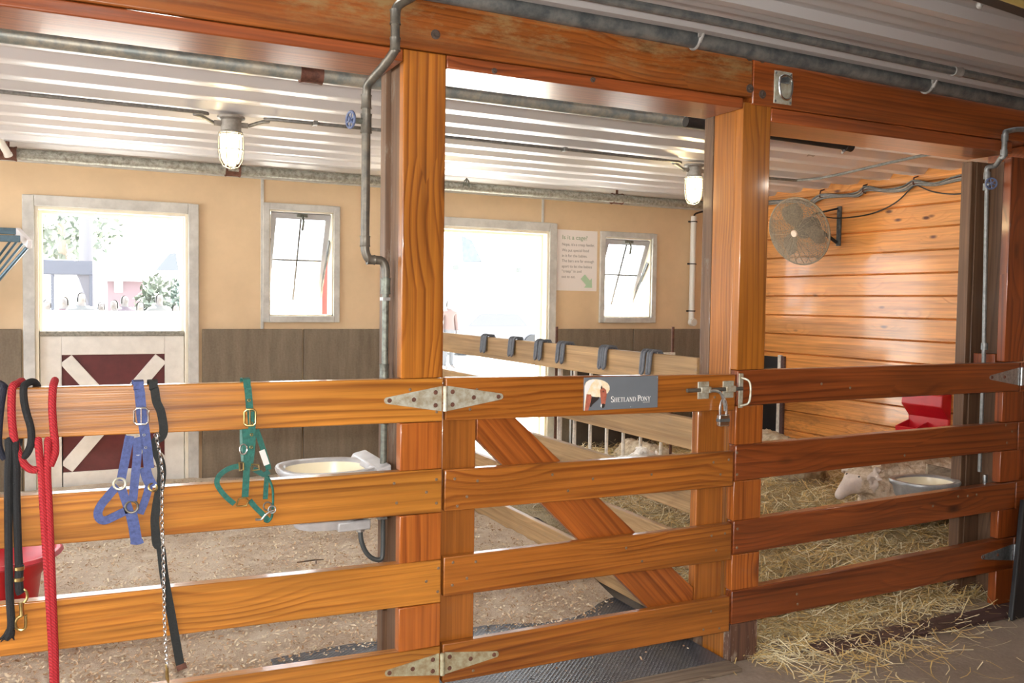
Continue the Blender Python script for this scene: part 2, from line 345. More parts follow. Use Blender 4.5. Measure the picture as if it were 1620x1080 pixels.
# straw bed and wood shavings
def fibre(name, cs, scale, bump):
    m, nt, b, N, L = mat(name); tc = N.new('ShaderNodeTexCoord')
    w = N.new('ShaderNodeTexNoise'); S(w, 'Scale', scale*0.25); L.new(tc.outputs['Object'], w.inputs['Vector'])
    md = N.new('ShaderNodeVectorMath'); md.operation = 'MULTIPLY_ADD'; md.inputs[1].default_value = (0.5,0.5,0.5); L.new(w.outputs['Color'], md.inputs[0]); L.new(tc.outputs['Object'], md.inputs[2])
    t = N.new('ShaderNodeTexVoronoi'); S(t, 'Scale', scale); L.new(md.outputs[0], t.inputs['Vector'])
    t3 = N.new('ShaderNodeTexNoise'); S(t3, 'Scale', 4.5); S(t3, 'Detail', 7); S(t3, 'Roughness', 0.7); L.new(tc.outputs['Object'], t3.inputs['Vector'])
    sp = N.new('ShaderNodeSeparateColor'); L.new(t.outputs['Color'], sp.inputs[0])
    ad = N.new('ShaderNodeMath'); ad.operation = 'MULTIPLY_ADD'; ad.inputs[1].default_value = 0.55; L.new(sp.outputs[0], ad.inputs[0]); L.new(t3.outputs[0], ad.inputs[2])
    r = N.new('ShaderNodeValToRGB'); e = r.color_ramp.elements; e[0].position = 0.42; e[0].color = (*cs[0], 1); e[1].position = 0.98; e[1].color = (*cs[2], 1); k = e.new(0.66); k.color = (*cs[1], 1)
    L.new(ad.outputs[0], r.inputs[0]); L.new(r.outputs[0], b.inputs['Base Color']); S(b, 'Roughness', 0.9)
    bp = N.new('ShaderNodeBump'); S(bp, 'Strength', bump); S(bp, 'Distance', 0.02); L.new(t.outputs['Distance'], bp.inputs['Height']); L.new(bp.outputs[0], b.inputs['Normal'])
    return m
M_shav = fibre('wood_shavings', ((0.34,0.225,0.14), (0.66,0.50,0.36), (0.90,0.80,0.66)), 110, 0.6)
M_strawbed = fibre('straw_bed', ((0.26,0.185,0.085), (0.50,0.38,0.19), (0.74,0.62,0.38)), 55, 0.9)
M_flake = [plain('shaving_flake_%s' % n, c, 0.85) for n, c in (('tan', (0.66,0.47,0.30)), ('pale', (0.80,0.68,0.50)), ('brown', (0.42,0.26,0.14)))]
M_straw = [plain('straw_%s' % n, c, 0.6) for n, c in (('gold', (0.70,0.50,0.20)), ('pale', (0.86,0.77,0.52)), ('brown', (0.38,0.26,0.11)), ('tan', (0.60,0.48,0.26)))]
def diamondplate(name):
    m, nt, b, N, L = mat(name); tc = N.new('ShaderNodeTexCoord'); mp = N.new('ShaderNodeMapping'); mp.inputs['Rotation'].default_value = (0,0,PI/4); mp.inputs['Scale'].default_value = (62,62,0.001); L.new(tc.outputs['Object'], mp.inputs[0])
    t = N.new('ShaderNodeTexVoronoi'); t.distance = 'CHEBYCHEV'; S(t, 'Scale', 1.0); S(t, 'Randomness', 0.0); L.new(mp.outputs[0], t.inputs['Vector'])
    bp = N.new('ShaderNodeBump'); S(bp, 'Strength', 0.5); S(bp, 'Distance', 0.006); L.new(t.outputs['Distance'], bp.inputs['Height']); L.new(bp.outputs[0], b.inputs['Normal'])
    S(b, 'Base Color', (0.050,0.056,0.072,1)); S(b, 'Roughness', 0.32); S(b, 'Specular IOR Level', 0.7); return m
M_mat = diamondplate('black_diamond_rubber')
M_glass = plain('window_glass', (1,1,1), 0.0, trans=1.0, spec=0.5)
M_bulb = plain('lit_lamp_glass', (1,0.9,0.7), 0.3, emit=(1.0,0.80,0.42), es=9)
M_lampbase = plain('grey_lamp_casting', (0.33,0.31,0.29), 0.5, 0.3, nz=0.3, nscale=30)
M_rope_r = None
def ropemat(name, c, ang=0.7):
    m, nt, b, N, L = mat(name); tc = N.new('ShaderNodeTexCoord'); w = N.new('ShaderNodeTexWave'); w.bands_direction = 'DIAGONAL'; S(w, 'Scale', 62); S(w, 'Distortion', 0.6); L.new(tc.outputs['Object'], w.inputs['Vector'])
    mx = N.new('ShaderNodeMix'); mx.data_type = 'RGBA'; L.new(w.outputs[1], mx.inputs['Factor']); mx.inputs['A'].default_value = (*[x*0.6 for x in c], 1); mx.inputs['B'].default_value = (*c, 1); L.new(mx.outputs['Result'], b.inputs['Base Color'])
    S(b, 'Roughness', 0.75); bp = N.new('ShaderNodeBump'); S(bp, 'Strength', 0.5); S(bp, 'Distance', 0.004); L.new(w.outputs[1], bp.inputs['Height']); L.new(bp.outputs[0], b.inputs['Normal']); return m
M_rope_r = ropemat('red_braided_rope', (0.46,0.016,0.026))

# ------------------------------------------------------------------ the setting
YB = 4.75; XL_ = -2.6; XR = 6.35; ZC = 2.72
b = MB(); b.box(-7, 8.2, -6.2, 4.92, -0.12, 0.0); struct(b.build('floor', M_floor, smooth=False))
b = MB(); b.box(-60, 80, 4.93, 90, -0.2, -0.04); b.box(-60, -7.02, -30, 4.93, -0.2, -0.04); struct(b.build('ground', M_ground, smooth=False))

def wall_with_holes(x0, x1, z0, z1, holes, y0, y1):
    b = MB(); xs = sorted({x0, x1, *[h[0] for h in holes], *[h[1] for h in holes]}); zs = sorted({z0, z1, *[h[2] for h in holes], *[h[3] for h in holes]})
    xs = [x for x in xs if x0 <= x <= x1]; zs = [z for z in zs if z0 <= z <= z1]
    for i in range(len(xs)-1):
        for j in range(len(zs)-1):
            cx = (xs[i]+xs[i+1])/2; cz = (zs[j]+zs[j+1])/2
            if any(h[0] < cx < h[1] and h[2] < cz < h[3] for h in holes): continue
            b.box(xs[i], xs[i+1], y0, y1, zs[j], zs[j+1])
    return b
D1 = (-0.305, 0.815, -0.02, 2.29); D2 = (2.96, 4.195, -0.02, 2.305)
W1 = (1.475, 2.035, 1.455, 2.37); W2 = (4.85, 5.43, 1.46, 2.285)
struct(wall_with_holes(XL_-0.1, XR+0.15, 0, 2.95, [D1, D2, W1, W2], YB, YB+0.15).build('wall_back', M_ply, smooth=False))
# concrete half wall standing in front of the plywood
b = MB(); zt = 1.342
for x0, x1 in ((XL_, -0.40), (0.925, 1.76), (1.772, 2.90), (4.305, 5.2), (5.21, XR)):
    b.box(x0, x1, YB-0.035, YB-0.001, 0, zt)
struct(b.build('wall_back_lower', M_conc, bevel=0.006))
b = MB(); b.box(XL_-0.1, XL_, 0.27, YB, 0, 1.1); b.box(XL_-0.1, XL_, 0.27, YB, 2.4, 2.9); b.box(XL_-0.1, XL_, 0.27, 0.9, 1.1, 2.4); b.box(XL_-0.1, XL_, 4.2, YB, 1.1, 2.4); struct(b.build('wall_left', M_ply, smooth=False))  # unseen wall; its wide opening is added to let more daylight in
# planked wall on the right
b = MB(); z = -0.01; k = 0
while z < 2.85:
    h = 0.19; b.hexa([(XR+0.02,0.02,z),(XR+0.04,0.02,z),(XR+0.04,YB,z),(XR+0.02,YB,z),(XR,0.02,z+0.012),(XR+0.04,0.02,z+0.012),(XR+0.04,YB,z+0.012),(XR,YB,z+0.012)])
    b.hexa([(XR,0.02,z+0.012),(XR+0.04,0.02,z+0.012),(XR+0.04,YB,z+0.012),(XR,YB,z+0.012),(XR,0.02,z+h-0.006),(XR+0.04,0.02,z+h-0.006),(XR+0.04,YB,z+h-0.006),(XR,YB,z+h-0.006)])
    b.hexa([(XR,0.02,z+h-0.006),(XR+0.04,0.02,z+h-0.006),(XR+0.04,YB,z+h-0.006),(XR,YB,z+h-0.006),(XR+0.015,0.02,z+h),(XR+0.04,0.02,z+h),(XR+0.04,YB,z+h),(XR+0.015,YB,z+h)])
    z += h
b.box(XR+0.04, XR+0.14, 0.02, YB, -0.01, 2.9)
struct(b.build('wall_right', W_plank, smooth=False, merge=False))
b = MB(); b.box(XR, XR+0.14, -6.2, 0.0, 0, 2.9); struct(b.build('wall_right_aisle', W_dim, smooth=False))
b = MB(); b.box(-7, XR+0.14, -6.2, -6.05, 0, 2.9); struct(b.build('wall_front', W_dim, smooth=False))
def corr(name, xs, y0, y1, pitch, prof, m):
    """sheet with ribs running along x; prof: (fraction of the pitch, drop)"""
    pts = []; y = y0
    while y < y1:
        for f, d in prof:
            yy = y+f*pitch
            if yy <= y1: pts.append((yy, -d))
        y += pitch
    pts.append((y1, 0)); n = len(pts); b = MB()
    vs = [(x, p[0], z+p[1]) for x, z in xs for p in pts]
    fs = [(k*n+i, k*n+i+1, k*n+n+i+1, k*n+n+i) for k in range(len(xs)-1) for i in range(n-1)]
    b.add(vs, fs)
    for (xa, za), (xb, zb) in zip(xs, xs[1:]): b.hexa([(xa,y0,za+0.012),(xb,y0,zb+0.012),(xb,y1,zb+0.012),(xa,y1,za+0.012),(xa,y0,za+0.03),(xb,y0,zb+0.03),(xb,y1,zb+0.03),(xa,y1,za+0.03)])
    return b.build(name, m, smooth=True, sharp=60, merge=False)
struct(corr('ceiling', [(XL_-0.1, ZC+0.045), (XR+0.14, ZC+0.045)], 0.20, YB+0.05, 0.355, ((0,0),(0.34,0.0),(0.37,0.003),(0.47,0.044),(0.50,0.048),(0.80,0.048),(0.83,0.044),(0.97,0.003)), M_roof))
struct(corr('ceiling_aisle', [(-7, 2.738), (2.2, 2.738), (XR+0.14, 2.668)], -6.2, -0.02, 0.305, ((0,0),(0.25,0.0),(0.29,0.008),(0.33,0.008),(0.37,0.0),(0.5,0.0),(0.54,0.008),(0.58,0.008),(0.62,0.0),(0.74,0.0),(0.80,0.034),(0.94,0.034)), M_roof2))

# battens on the back wall
b = MB(); b.box(1.405, 1.43, YB-0.012, YB, zt, 2.68); struct(b.build('trim_1', M_frame, bevel=0.003))
b = MB(); b.box(4.118, 4.142, YB-0.012, YB, 2.39, 2.68); struct(b.build('trim_2', M_frame, bevel=0.003))
b = MB(); b.box(XL_, XR, YB-0.03, YB, 2.62, 2.66); struct(b.build('trim_3', M_frame, bevel=0.004))

# doors
def door(n, H, leaf):
    r = thing('door_%d' % n, None, None, ((H[0]+H[1])/2, YB, 0), kind='structure')
    b = MB(); w = 0.082
    for x0, x1 in ((H[0]-w, H[0]), (H[1], H[1]+w)): b.box(x0, x1, YB-0.045, YB-0.0005, 0, H[3]+w)
    b.box(H[0], H[1], YB-0.045, YB-0.0005, H[3], H[3]+w); b.build('door_frame', M_frame, r, bevel=0.005)
    b = MB()
    b.box(H[0], H[0]+0.025, YB-0.03, YB+0.15, 0, H[3]); b.box(H[1]-0.025, H[1], YB-0.03, YB+0.15, 0, H[3]); b.box(H[0]+0.025, H[1]-0.025, YB-0.03, YB+0.15, H[3]-0.025, H[3])
    b.box(H[0]+0.025, H[0]+0.05, YB+0.06, YB+0.15, 0, H[3]-0.025); b.box(H[1]-0.05, H[1]-0.025, YB+0.06, YB+0.15, 0, H[3]-0.025); b.box(H[0]+0.05, H[1]-0.05, YB+0.06, YB+0.15, H[3]-0.05, H[3]-0.025)
    b.build('door_jamb', M_inner, r, bevel=0.003)
    return r
d1 = door(1, D1, True); d2 = door(2, D2, False)
def leaf_geom(x0, x1, z0, z1, y):
    """frame boards, red panel and white X of one half of a stable door; lies in a plane y = const"""
    f = MB(); p = MB(); c = MB(); bw = 0.15
    p.box(x0+0.02, x1-0.02, y+0.02, y+0.04, z0+0.02, z1-0.02)
    f.box(x0, x0+bw, y, y+0.045, z0, z1); f.box(x1-bw, x1, y, y+0.045, z0, z1); f.box(x0+bw, x1-bw, y, y+0.045, z1-bw, z1); f.box(x0+bw, x1-bw, y, y+0.045, z0, z0+bw)
    ax, bx, az, bz = x0+bw, x1-bw, z0+bw, z1-bw; h = 0.075
    for (p0, p1) in (((ax, az), (bx, bz)), ((ax, bz), (bx, az))):
        d = Vector((p1[0]-p0[0], p1[1]-p0[1])); ln = d.length; d.normalize()
        c.obox(((p0[0]+p1[0])/2, y+0.012 if p0[1] < p1[1] else y+0.013, (p0[1]+p1[1])/2), (d.x,0,d.y), (0,1,0), (-d.y,0,d.x), ln/2-0.045, 0.011, h*0.72)
    return f, p, c
f, p, c = leaf_geom(D1[0]+0.03, D1[1]-0.03, 0.05, 1.285, YB+0.012)
lf = f.build('door_leaf', M_white, d1, bevel=0.004); p.build('panel', M_maroon, lf, smooth=False); c.build('cross_brace', M_white, lf, bevel=0.003)
b = MB(); b.box(D1[0]+0.03, D1[1]-0.03, YB-0.0, YB+0.075, 1.285, 1.325); b.build('ledge', plain('worn_grey_ledge', (0.36,0.34,0.29), 0.7, nz=0.5, nscale=40), lf, bevel=0.004)
# the upper half of door 2 stands open outside
f, p, c = leaf_geom(0, 1.15, 1.30, 2.28, 0)
A = Vector((2.93, YB+0.2, 0)); ang = math.radians(140)
def swing(m):
    m.v = [(A.x+x*math.cos(ang)-y*math.sin(ang), A.y+x*math.sin(ang)+y*math.cos(ang), z) for x, y, z in m.v]
for m in (f, p, c): swing(m)
lf = f.build('door_leaf', M_white, d2, bevel=0.004); p.build('panel', M_maroon, lf, smooth=False); c.build('cross_brace', M_white, lf, bevel=0.003)

# windows: an awning sash hung from the top, pushed out at the bottom
def window(n, H, tilt, stay):
    r = thing('window_%d' % n, None, None, ((H[0]+H[1])/2, YB, H[2]), kind='structure')
    b = MB(); w = 0.055
    for x0, x1 in ((H[0]-w, H[0]), (H[1], H[1]+w)): b.box(x0, x1, YB-0.03, YB-0.0005, H[2]-w, H[3]+w)
    b.box(H[0], H[1], YB-0.03, YB-0.0005, H[3], H[3]+w); b.box(H[0], H[1], YB-0.04, YB-0.0005, H[2]-w, H[2])
    b.build('window_frame', M_frame, r, bevel=0.004)
    b = MB()
    b.box(H[0], H[0]+0.012, YB, YB+0.15, H[2], H[3]); b.box(H[1]-0.012, H[1], YB, YB+0.15, H[2], H[3]); b.box(H[0], H[1], YB, YB+0.15, H[2], H[2]+0.012); b.box(H[0], H[1], YB, YB+0.15, H[3]-0.012, H[3])
    b.build('reveal', M_inner, r, smooth=False)
    x0, x1 = H[0]+0.02, H[1]-0.02; ht = H[3]-H[2]-0.04; t = math.radians(tilt); top = Vector((0, YB+0.01, H[3]-0.02))
    dn = Vector((0, math.sin(t), -math.cos(t))); nn = Vector((0, math.cos(t), math.sin(t)))
    def slab(b, xa, xb, s0, s1, d=0.018):
        c = Vector(((xa+xb)/2, top.y, top.z))+dn*((s0+s1)/2); b.obox(c, (1,0,0), dn, nn, (xb-xa)/2, (s1-s0)/2, d)
    b = MB(); fw = 0.045
    slab(b, x0, x0+fw, 0, ht); slab(b, x1-fw, x1, 0, ht); slab(b, x0+fw, x1-fw, 0, fw*1.1); slab(b, x0+fw, x1-fw, ht-fw*1.2, ht)
    s = b.build('sash', M_sash, r, bevel=0.003)
    b = MB(); slab(b, (x0+x1)/2-0.007, (x0+x1)/2+0.007, fw, ht-fw, 0.009); slab(b, x0+fw, x1-fw, ht*0.5-0.007, ht*0.5+0.007, 0.009); b.build('glazing_bar', M_sashbar, s)
    b = MB(); slab(b, x0+fw, x1-fw, fw, ht-fw, 0.002); b.build('pane', M_glass, s, smooth=False)
    b = MB(); hx = (x0+x1)/2; hz = top.z-0.025
    b.box(hx-0.045, hx+0.045, top.y-0.045, top.y-0.018, hz-0.012, hz+0.018); b.tube([(hx, top.y-0.04, hz), (hx+0.008, top.y-0.055, hz-0.05), (hx-0.004, top.y-0.05, hz-0.13)], 0.011, 8); b.build('latch_handle', M_greenpipe, s, bevel=0.003)
    for xx in (H[0]+0.014, H[1]-0.03):
        b = MB(); p0 = Vector((xx, YB+0.02, H[3]-0.25)); p1 = Vector((xx, YB+0.0+ht*math.sin(t)-0.01, H[3]-0.02-ht*math.cos(t)+0.05))
        d = (p1-p0); b.obox((p0+p1)/2, (1,0,0), d, d.cross(Vector((1,0,0))), 0.006, d.length/2, 0.016); b.build('stay_arm', M_darkcond, r)
window(1, W1, 24, 0); window(2, W2, 24, 0)

# ------------------------------------------------------------------ posts and beams
RT = 0.048                                   # rail thickness
RAILS_L = [(1.318,1.3144,1.1624,1.1526), (0.9857,0.9727,0.827,0.8094), (0.655,0.6282,0.4931,0.4658), (0.331,0.2965,0.172,0.139)]
RAILS_G = [(1.3158,1.2971,1.1542,1.1383), (0.9679,0.9554,0.8113,0.7995), (0.6362,0.6338,0.485,0.4694), (0.3032,0.3047,0.1529,0.1473)]
RAILS_S = [(1.3141,1.3197,1.1586,1.1639), (0.9813,0.9987,0.8221,0.8485), (0.6409,0.6759,0.4906,0.5298), (0.3262,0.3739,0.1748,0.2037)]
def post(label, x0, x1, gaps, zt, wf, wc, ws, jamb=0.0, core_in=0.018, foot=None):
    r = thing('timber_post', label, 'post', ((x0+x1)/2, 0.13, 0))
    b = MB(); b.box(x0+core_in, x1-0.004, RT+0.002, 0.2, 0, zt); b.build('post_core', wc, r, bevel=0.004)
    b = MB(); b.box(x0-jamb, x1, 0.201, 0.268, 0, zt); b.build('back_board', ws, r, bevel=0.004)
    for k, (a, c) in enumerate(gaps):
        b = MB(); b.box(x0, x1, 0.0, RT, a, c); b.build('facing_block' if k else 'facing_board', W_base if (foot and k == len(gaps)-1) else (wf if k == 0 or wf is W_postR else W_postB), r, bevel=0.004)
    return r
g1 = [(1.3155, 2.505), (0.974, 1.151), (0.629, 0.808), (0.298, 0.464), (0.0, 0.137)]
p1 = post('honey-coloured square post carrying the beam left of the pony gate, pipe down its side', 1.057, 1.2215, g1, 2.505, W_postZ, W_core, W_core)
g2 = [(1.3155, 2.487), (0.9825, 1.157), (0.642, 0.8205), (0.3275, 0.489), (0.0, 0.173)]
p2 = post('orange square post with worn dark foot between the pony gate and the sheep pen', 2.612, 2.768, g2, 2.487, W_postZ, W_postZ, W_core, core_in=0.003, foot=True)
g3 = [(1.322, 2.40), (1.0, 1.163), (0.678, 0.846), (0.376, 0.528), (0.0, 0.202)]
p3 = post('dark reddish post at the right end of the sheep pen, thin pipe in its recess', 4.405, 4.565, g3, 2.40, W_postR, W_core2, W_core2, jamb=0.0, core_in=0.11)
b = MB(); b.box(4.366, 4.402, 0.205, 0.268, 0, 2.40); b.build('jamb_strip', W_core2, p3, bevel=0.004)
b = MB(); b.box(4.412, 4.50, 0.06, 0.19, 1.23, 1.36); b.build('blocking', W_postR, p3, bevel=0.004)

# beams: heavy timber with a thinner board under it
def beam(name, label, x0, x1, za, zb, wt, bolts, y0=0.0):
    r = thing(name, label, 'beam', ((x0+x1)/2, 0.13, za))
    b = MB(); z2 = zb if x0 < 0 else zb-0.062; b.hexa([(x0,y0-0.012,za+0.052),(x1,y0-0.012,za+0.052),(x1,0.262,za+0.052),(x0,0.262,za+0.052),(x0,y0-0.012,zb),(x1,y0-0.012,z2),(x1,0.262,z2),(x0,0.262,zb)]); b.build('timber', wt, r, bevel=0.006)
    return r
bl = beam('timber_beam', 'long varnished beam with worn top edge across the left stall and pony gate', -3.0, 2.648, 2.455, 2.735, W_beam, 0)
br = beam('timber_beam', 'darker red-brown beam over the sheep pen, from the bolted joint rightwards', 2.652, 6.45, 2.427, 2.73, W_beamR, 0)
def low(b_, x0, x1, z0, z1): 
    b = MB(); b.box(x0, x1, 0.0, 0.262, z0, z1); b.build('soffit_board', W_beamlow, b_, bevel=0.005)
low(bl, -3.0, 1.055, 2.461, 2.5055); low(bl, 1.223, 2.61, 2.458, 2.5055); low(br, 2.77, 4.403, 2.417, 2.478); low(br, 4.567, 6.45, 2.41, 2.478)
M_boltdark = plain('dark_rusty_bolt', (0.10,0.07,0.055), 0.6, 0.3, nz=0.4, nscale=60)
def bolt(par, x, z, R=0.022, y=-0.012):
    b = MB(); b.lathe((x, y, z), [(0.0,0.0),(R,0.0),(R,0.003),(R*0.55,0.004),(R*0.55,0.013),(0,0.014)], 12, (0,-1,0)); b.build('bolt', M_boltdark, par)
for q in ((687,56),): P_ = Vector((1.173, 0.000, 2.569)); bolt(bl, P_.x, P_.z, 0.018)
for q in ((2.628, 0.000, 2.680), (2.633, -0.000, 2.544)): bolt(bl, q[0], q[2], 0.019)
for q in ((2.699, 0.000, 2.681), (2.704, 0.000, 2.527)): bolt(br, q[0], q[2], 0.019)
for q in ((1.415, 0.000, 2.481), (1.847, 0.000, 2.500)): bolt(bl, q[0], q[2]-0.01, 0.011, 0.0)

# recessed pull ring on the right beam
c0 = (2.819, 0.000, 2.568); c = Vector((c0[0], -0.012, c0[2]))
r = thing('ring_plate', 'pale galvanised plate with a D-shaped pull ring screwed to the right beam', 'ring plate', (c.x, c.y, c.z-0.07))
b = MB(); b.box(c.x-0.052, c.x+0.052, -0.016, -0.0125, c.z-0.072, c.z+0.072); b.build('plate', M_galvpale, r, bevel=0.002)
b = MB(); b.box(c.x-0.028, c.x+0.03, -0.026, -0.016, c.z+0.018, c.z+0.046); b.build('ring_clasp', M_darkcond, r, bevel=0.003)
b = MB(); b.tube(smoothpath([(c.x-0.03,-0.028,c.z+0.04),(c.x-0.034,-0.03,c.z-0.0),(c.x-0.022,-0.03,c.z-0.042),(c.x+0.004,-0.03,c.z-0.054),(c.x+0.028,-0.03,c.z-0.042),(c.x+0.038,-0.03,c.z),(c.x+0.034,-0.028,c.z+0.04),(c.x,-0.026,c.z+0.052),(c.x-0.03,-0.028,c.z+0.04)], 5), 0.0055, 8); b.build('pull_ring', M_steel, r)
for sx in (-1, 1):
    for sz in (-1, 1):
        b = MB(); b.lathe((c.x+sx*0.043, -0.016, c.z+sz*0.062), [(0,0),(0.006,0),(0.004,0.003),(0,0.003)], 10, (0,-1,0)); b.build('screw', M_darkcond, r)

# ------------------------------------------------------------------ fences and gates
def rail(par, x0, x1, zs, m, y0=-0.004, y1=RT-0.004, ex0=None, ex1=None):
    """a board between two measured ends, carried on to ex0 / ex1"""
    a0, a1, c0, c1 = zs; L = x1-x0; e0 = x0 if ex0 is None else ex0; e1 = x1 if ex1 is None else ex1
    top = lambda x: a0+(a1-a0)*(x-x0)/L
    bot = lambda x: c0+(c1-c0)*(x-x0)/L
    b = MB(); b.hexa([(e0,y0,bot(e0)),(e1,y0,bot(e1)),(e1,y1,bot(e1)),(e0,y1,bot(e0)),(e0,y0,top(e0)),(e1,y0,top(e1)),(e1,y1,top(e1)),(e0,y1,top(e0))])
    return b.build('rail', m, par, bevel=0.004)
def nails(par, spots, m):
    for (x, z, rr) in spots:
        b = MB(); b.lathe((x, -0.0041, z), [(rr,0.0),(rr*0.8,0.0016),(0,0.002)], 9, (0,-1,0)); b.build('nail_head', m, par)
M_nail = plain('filled_nail_head', (0.20,0.13,0.075), 0.6, nz=0.3, nscale=90)
fl = thing('plank_fence', 'four-rail honey varnished board fence across the left stall, halters hung on it', 'fence', (0.0, 0.02, 0))
for k, zs in enumerate(RAILS_L): rail(fl, -0.25, 1.22, zs, W_rail, ex0=-2.6, ex1=1.2205)
nails(fl, [(q[0], q[2], 0.006) for q in ((1.198, 0.000, 0.935), (1.159, 0.000, 0.890), (1.199, 0.000, 0.846), (1.033, 0.000, 0.933), (1.043, 0.000, 0.860), (1.210, 0.000, 0.598), (1.162, 0.000, 0.554), (1.208, 0.000, 0.509), (1.091, 0.000, 1.275), (1.196, 0.000, 1.189))], M_nail)
gt = thing('wooden_gate', 'varnished four-board gate with diagonal brace, pony nameplate and padlocked bolt', 'gate', (1.9, 0.03, 0.147))
for zs in RAILS_G: rail(gt, 1.235, 2.59, zs, W_gate, ex0=1.232, ex1=2.602, y1=0.03)
b = MB(); b.box(1.2305, 1.372, 0.031, 0.075, 0.16, 1.29); b.build('hinge_stile', W_gateZ, gt, bevel=0.004)
b = MB(); b.box(2.43, 2.578, 0.031, 0.075, 0.16, 1.285); b.build('latch_stile', W_gateZ, gt, bevel=0.004)
A = Vector((1.375, 0, 1.245)); B = Vector((2.425, 0, 0.25)); d = (B-A).normalized()
b = MB(); h = 0.098
for y0, y1 in ((0.031, 0.07),):
    n = Vector((-d.z, 0, d.x)) if d.x*1 > 0 else Vector((0,0,1))
    poly = [(1.376,1.07),(1.376,1.22),(1.46,1.22),(2.425,0.357),(2.425,0.16),(2.335,0.16)]
    b.prism(poly[::-1], y0, y1)
b.build('diagonal_brace', W_brace, gt, bevel=0.003)
nails(gt, [(q[0], q[2], 0.006) for q in ((1.272, 0.000, 0.932), (1.366, 0.000, 0.917), (1.323, 0.000, 0.860), (1.284, 0.000, 0.827), (1.691, 0.000, 0.918), (1.879, 0.000, 0.887), (1.764, 0.000, 0.847), (2.167, 0.000, 0.884), (2.492, 0.000, 0.914), (2.576, 0.000, 0.920), (2.532, 0.000, 0.858), (1.269, 0.000, 0.613), (1.363, 0.000, 0.605), (1.327, 0.000, 0.545), (1.267, 0.000, 0.526), (2.047, 0.000, 0.584), (2.128, 0.000, 0.519), (2.491, 0.000, 0.590), (2.565, 0.000, 0.593), (2.518, 0.000, 0.522), (1.358, 0.000, 0.181), (2.459, -0.000, 0.177), (2.498, 0.000, 0.253), (2.546, 0.000, 0.170), (2.490, 0.000, 1.200), (1.359, 0.000, 1.267), (1.331, 0.000, 1.193))], M_nail)
fr = thing('plank_fence', 'four-rail dark red-brown board fence closing the sheep pen on the right', 'fence', (3.6, 0.02, 0))
for zs in RAILS_S: rail(fr, 2.61, 4.50, zs, W_red, ex0=2.614, ex1=4.528)
nails(fr, [(q[0], q[2], 0.007) for q in ((3.111, 0.000, 1.241), (3.293, 0.000, 1.218), (3.675, 0.000, 0.871), (3.891, 0.000, 0.599), (4.078, 0.000, 0.632), (4.151, 0.000, 0.629), (4.219, 0.000, 0.630), (2.996, -0.000, 0.264), (3.002, 0.000, 0.216), (2.621, 0.000, 0.948), (2.624, 0.000, 0.851), (2.635, 0.000, 0.606), (2.634, 0.000, 0.521), (4.483, 0.000, 0.949), (4.430, 0.000, 0.986), (4.445, 0.000, 0.890))], M_nail)
g3_ = thing('wooden_gate', 'red-brown board gate past the right post, mostly beyond the picture edge', 'gate', (5.4, 0.03, 0.2))
for zs in RAILS_S: rail(g3_, 2.61, 4.50, (zs[0],zs[1]-0.003,zs[2],zs[3]-0.004), W_red, ex0=4.538, ex1=6.30)
b = MB(); b.box(4.57, 4.70, 0.046, 0.085, 0.25, 1.30); b.build('hinge_stile', W_postR, g3_, bevel=0.004)
b = MB(); b.box(6.12, 6.27, 0.046, 0.085, 0.25, 1.30); b.build('latch_stile', W_postR, g3_, bevel=0.004)

def strap_hinge(pl, pr, c, z, hl, m, mk, name='strap_hinge', right=True, left=True):
    """two tapered leaves either side of a barrel at x = c"""
    y0, y1 = -0.0075, -0.0042
    b = MB()
    for side, xe in ((-1, pl), (1, pr)):
        if (side < 0 and not left) or (side > 0 and not right): continue
        x0 = c+side*0.012; poly = [(x0, z-hl), (x0, z+hl)]
        e = []
        for k in range(7):
            a = PI/2-PI*k/6; e.append((xe-side*0.012+side*0.012*math.cos(a), z+0.012*math.sin(a)))
        poly = poly+e
        if side > 0: poly = poly
        b.prism(poly, y0, y1)
    return b
def add_hinge(par, pl, pr, c, z, hl, m, bolts, left=True, right=True):
    b = strap_hinge(pl, pr, c, z, hl, m, None, left=left, right=right); h = b.build('strap_hinge', m, par, smooth=False)
    b = MB(); b.cyl((c, -0.0125, z-hl), (c, -0.0125, z+hl), 0.008, 12)
    for k in range(3): b.cyl((c, -0.0125, z-hl+0.033*k*hl/0.047+0.001), (c, -0.0125, z-hl+(0.033*k+0.026)*hl/0.047), 0.0095, 12)
    b.build('hinge_barrel', m, h)
    b = MB()
    for (x, zz) in bolts: b.lathe((x, y0_ := -0.0075, zz), [(0.0088,0),(0.0075,0.003),(0,0.004)], 9, (0,-1,0))
    b.build('screw', M_rust, h)
zt = 1.238
add_hinge(gt, 0.992, 1.468, 1.2265, zt, 0.047, M_galvpale, [(1.012,zt),(1.105,zt),(1.19,zt+0.024),(1.19,zt-0.024),(1.258,zt+0.024),(1.258,zt-0.024),(1.345,zt),(1.448,zt)])
zt = 0.231
add_hinge(gt, 1.003, 1.464, 1.2265, zt, 0.042, M_hgreen, [(1.02,zt),(1.11,zt),(1.19,zt+0.022),(1.19,zt-0.022),(1.258,zt+0.022),(1.258,zt-0.022),(1.345,zt),(1.444,zt)])
add_hinge(g3_, 4.285, 4.80, 4.533, 1.243, 0.048, M_galv, [(4.30,1.243),(4.40,1.243),(4.66,1.243)])
add_hinge(g3_, 4.272, 4.80, 4.533, 0.292, 0.044, M_galv, [(4.288,0.292),(4.40,0.292),(4.66,0.292)])

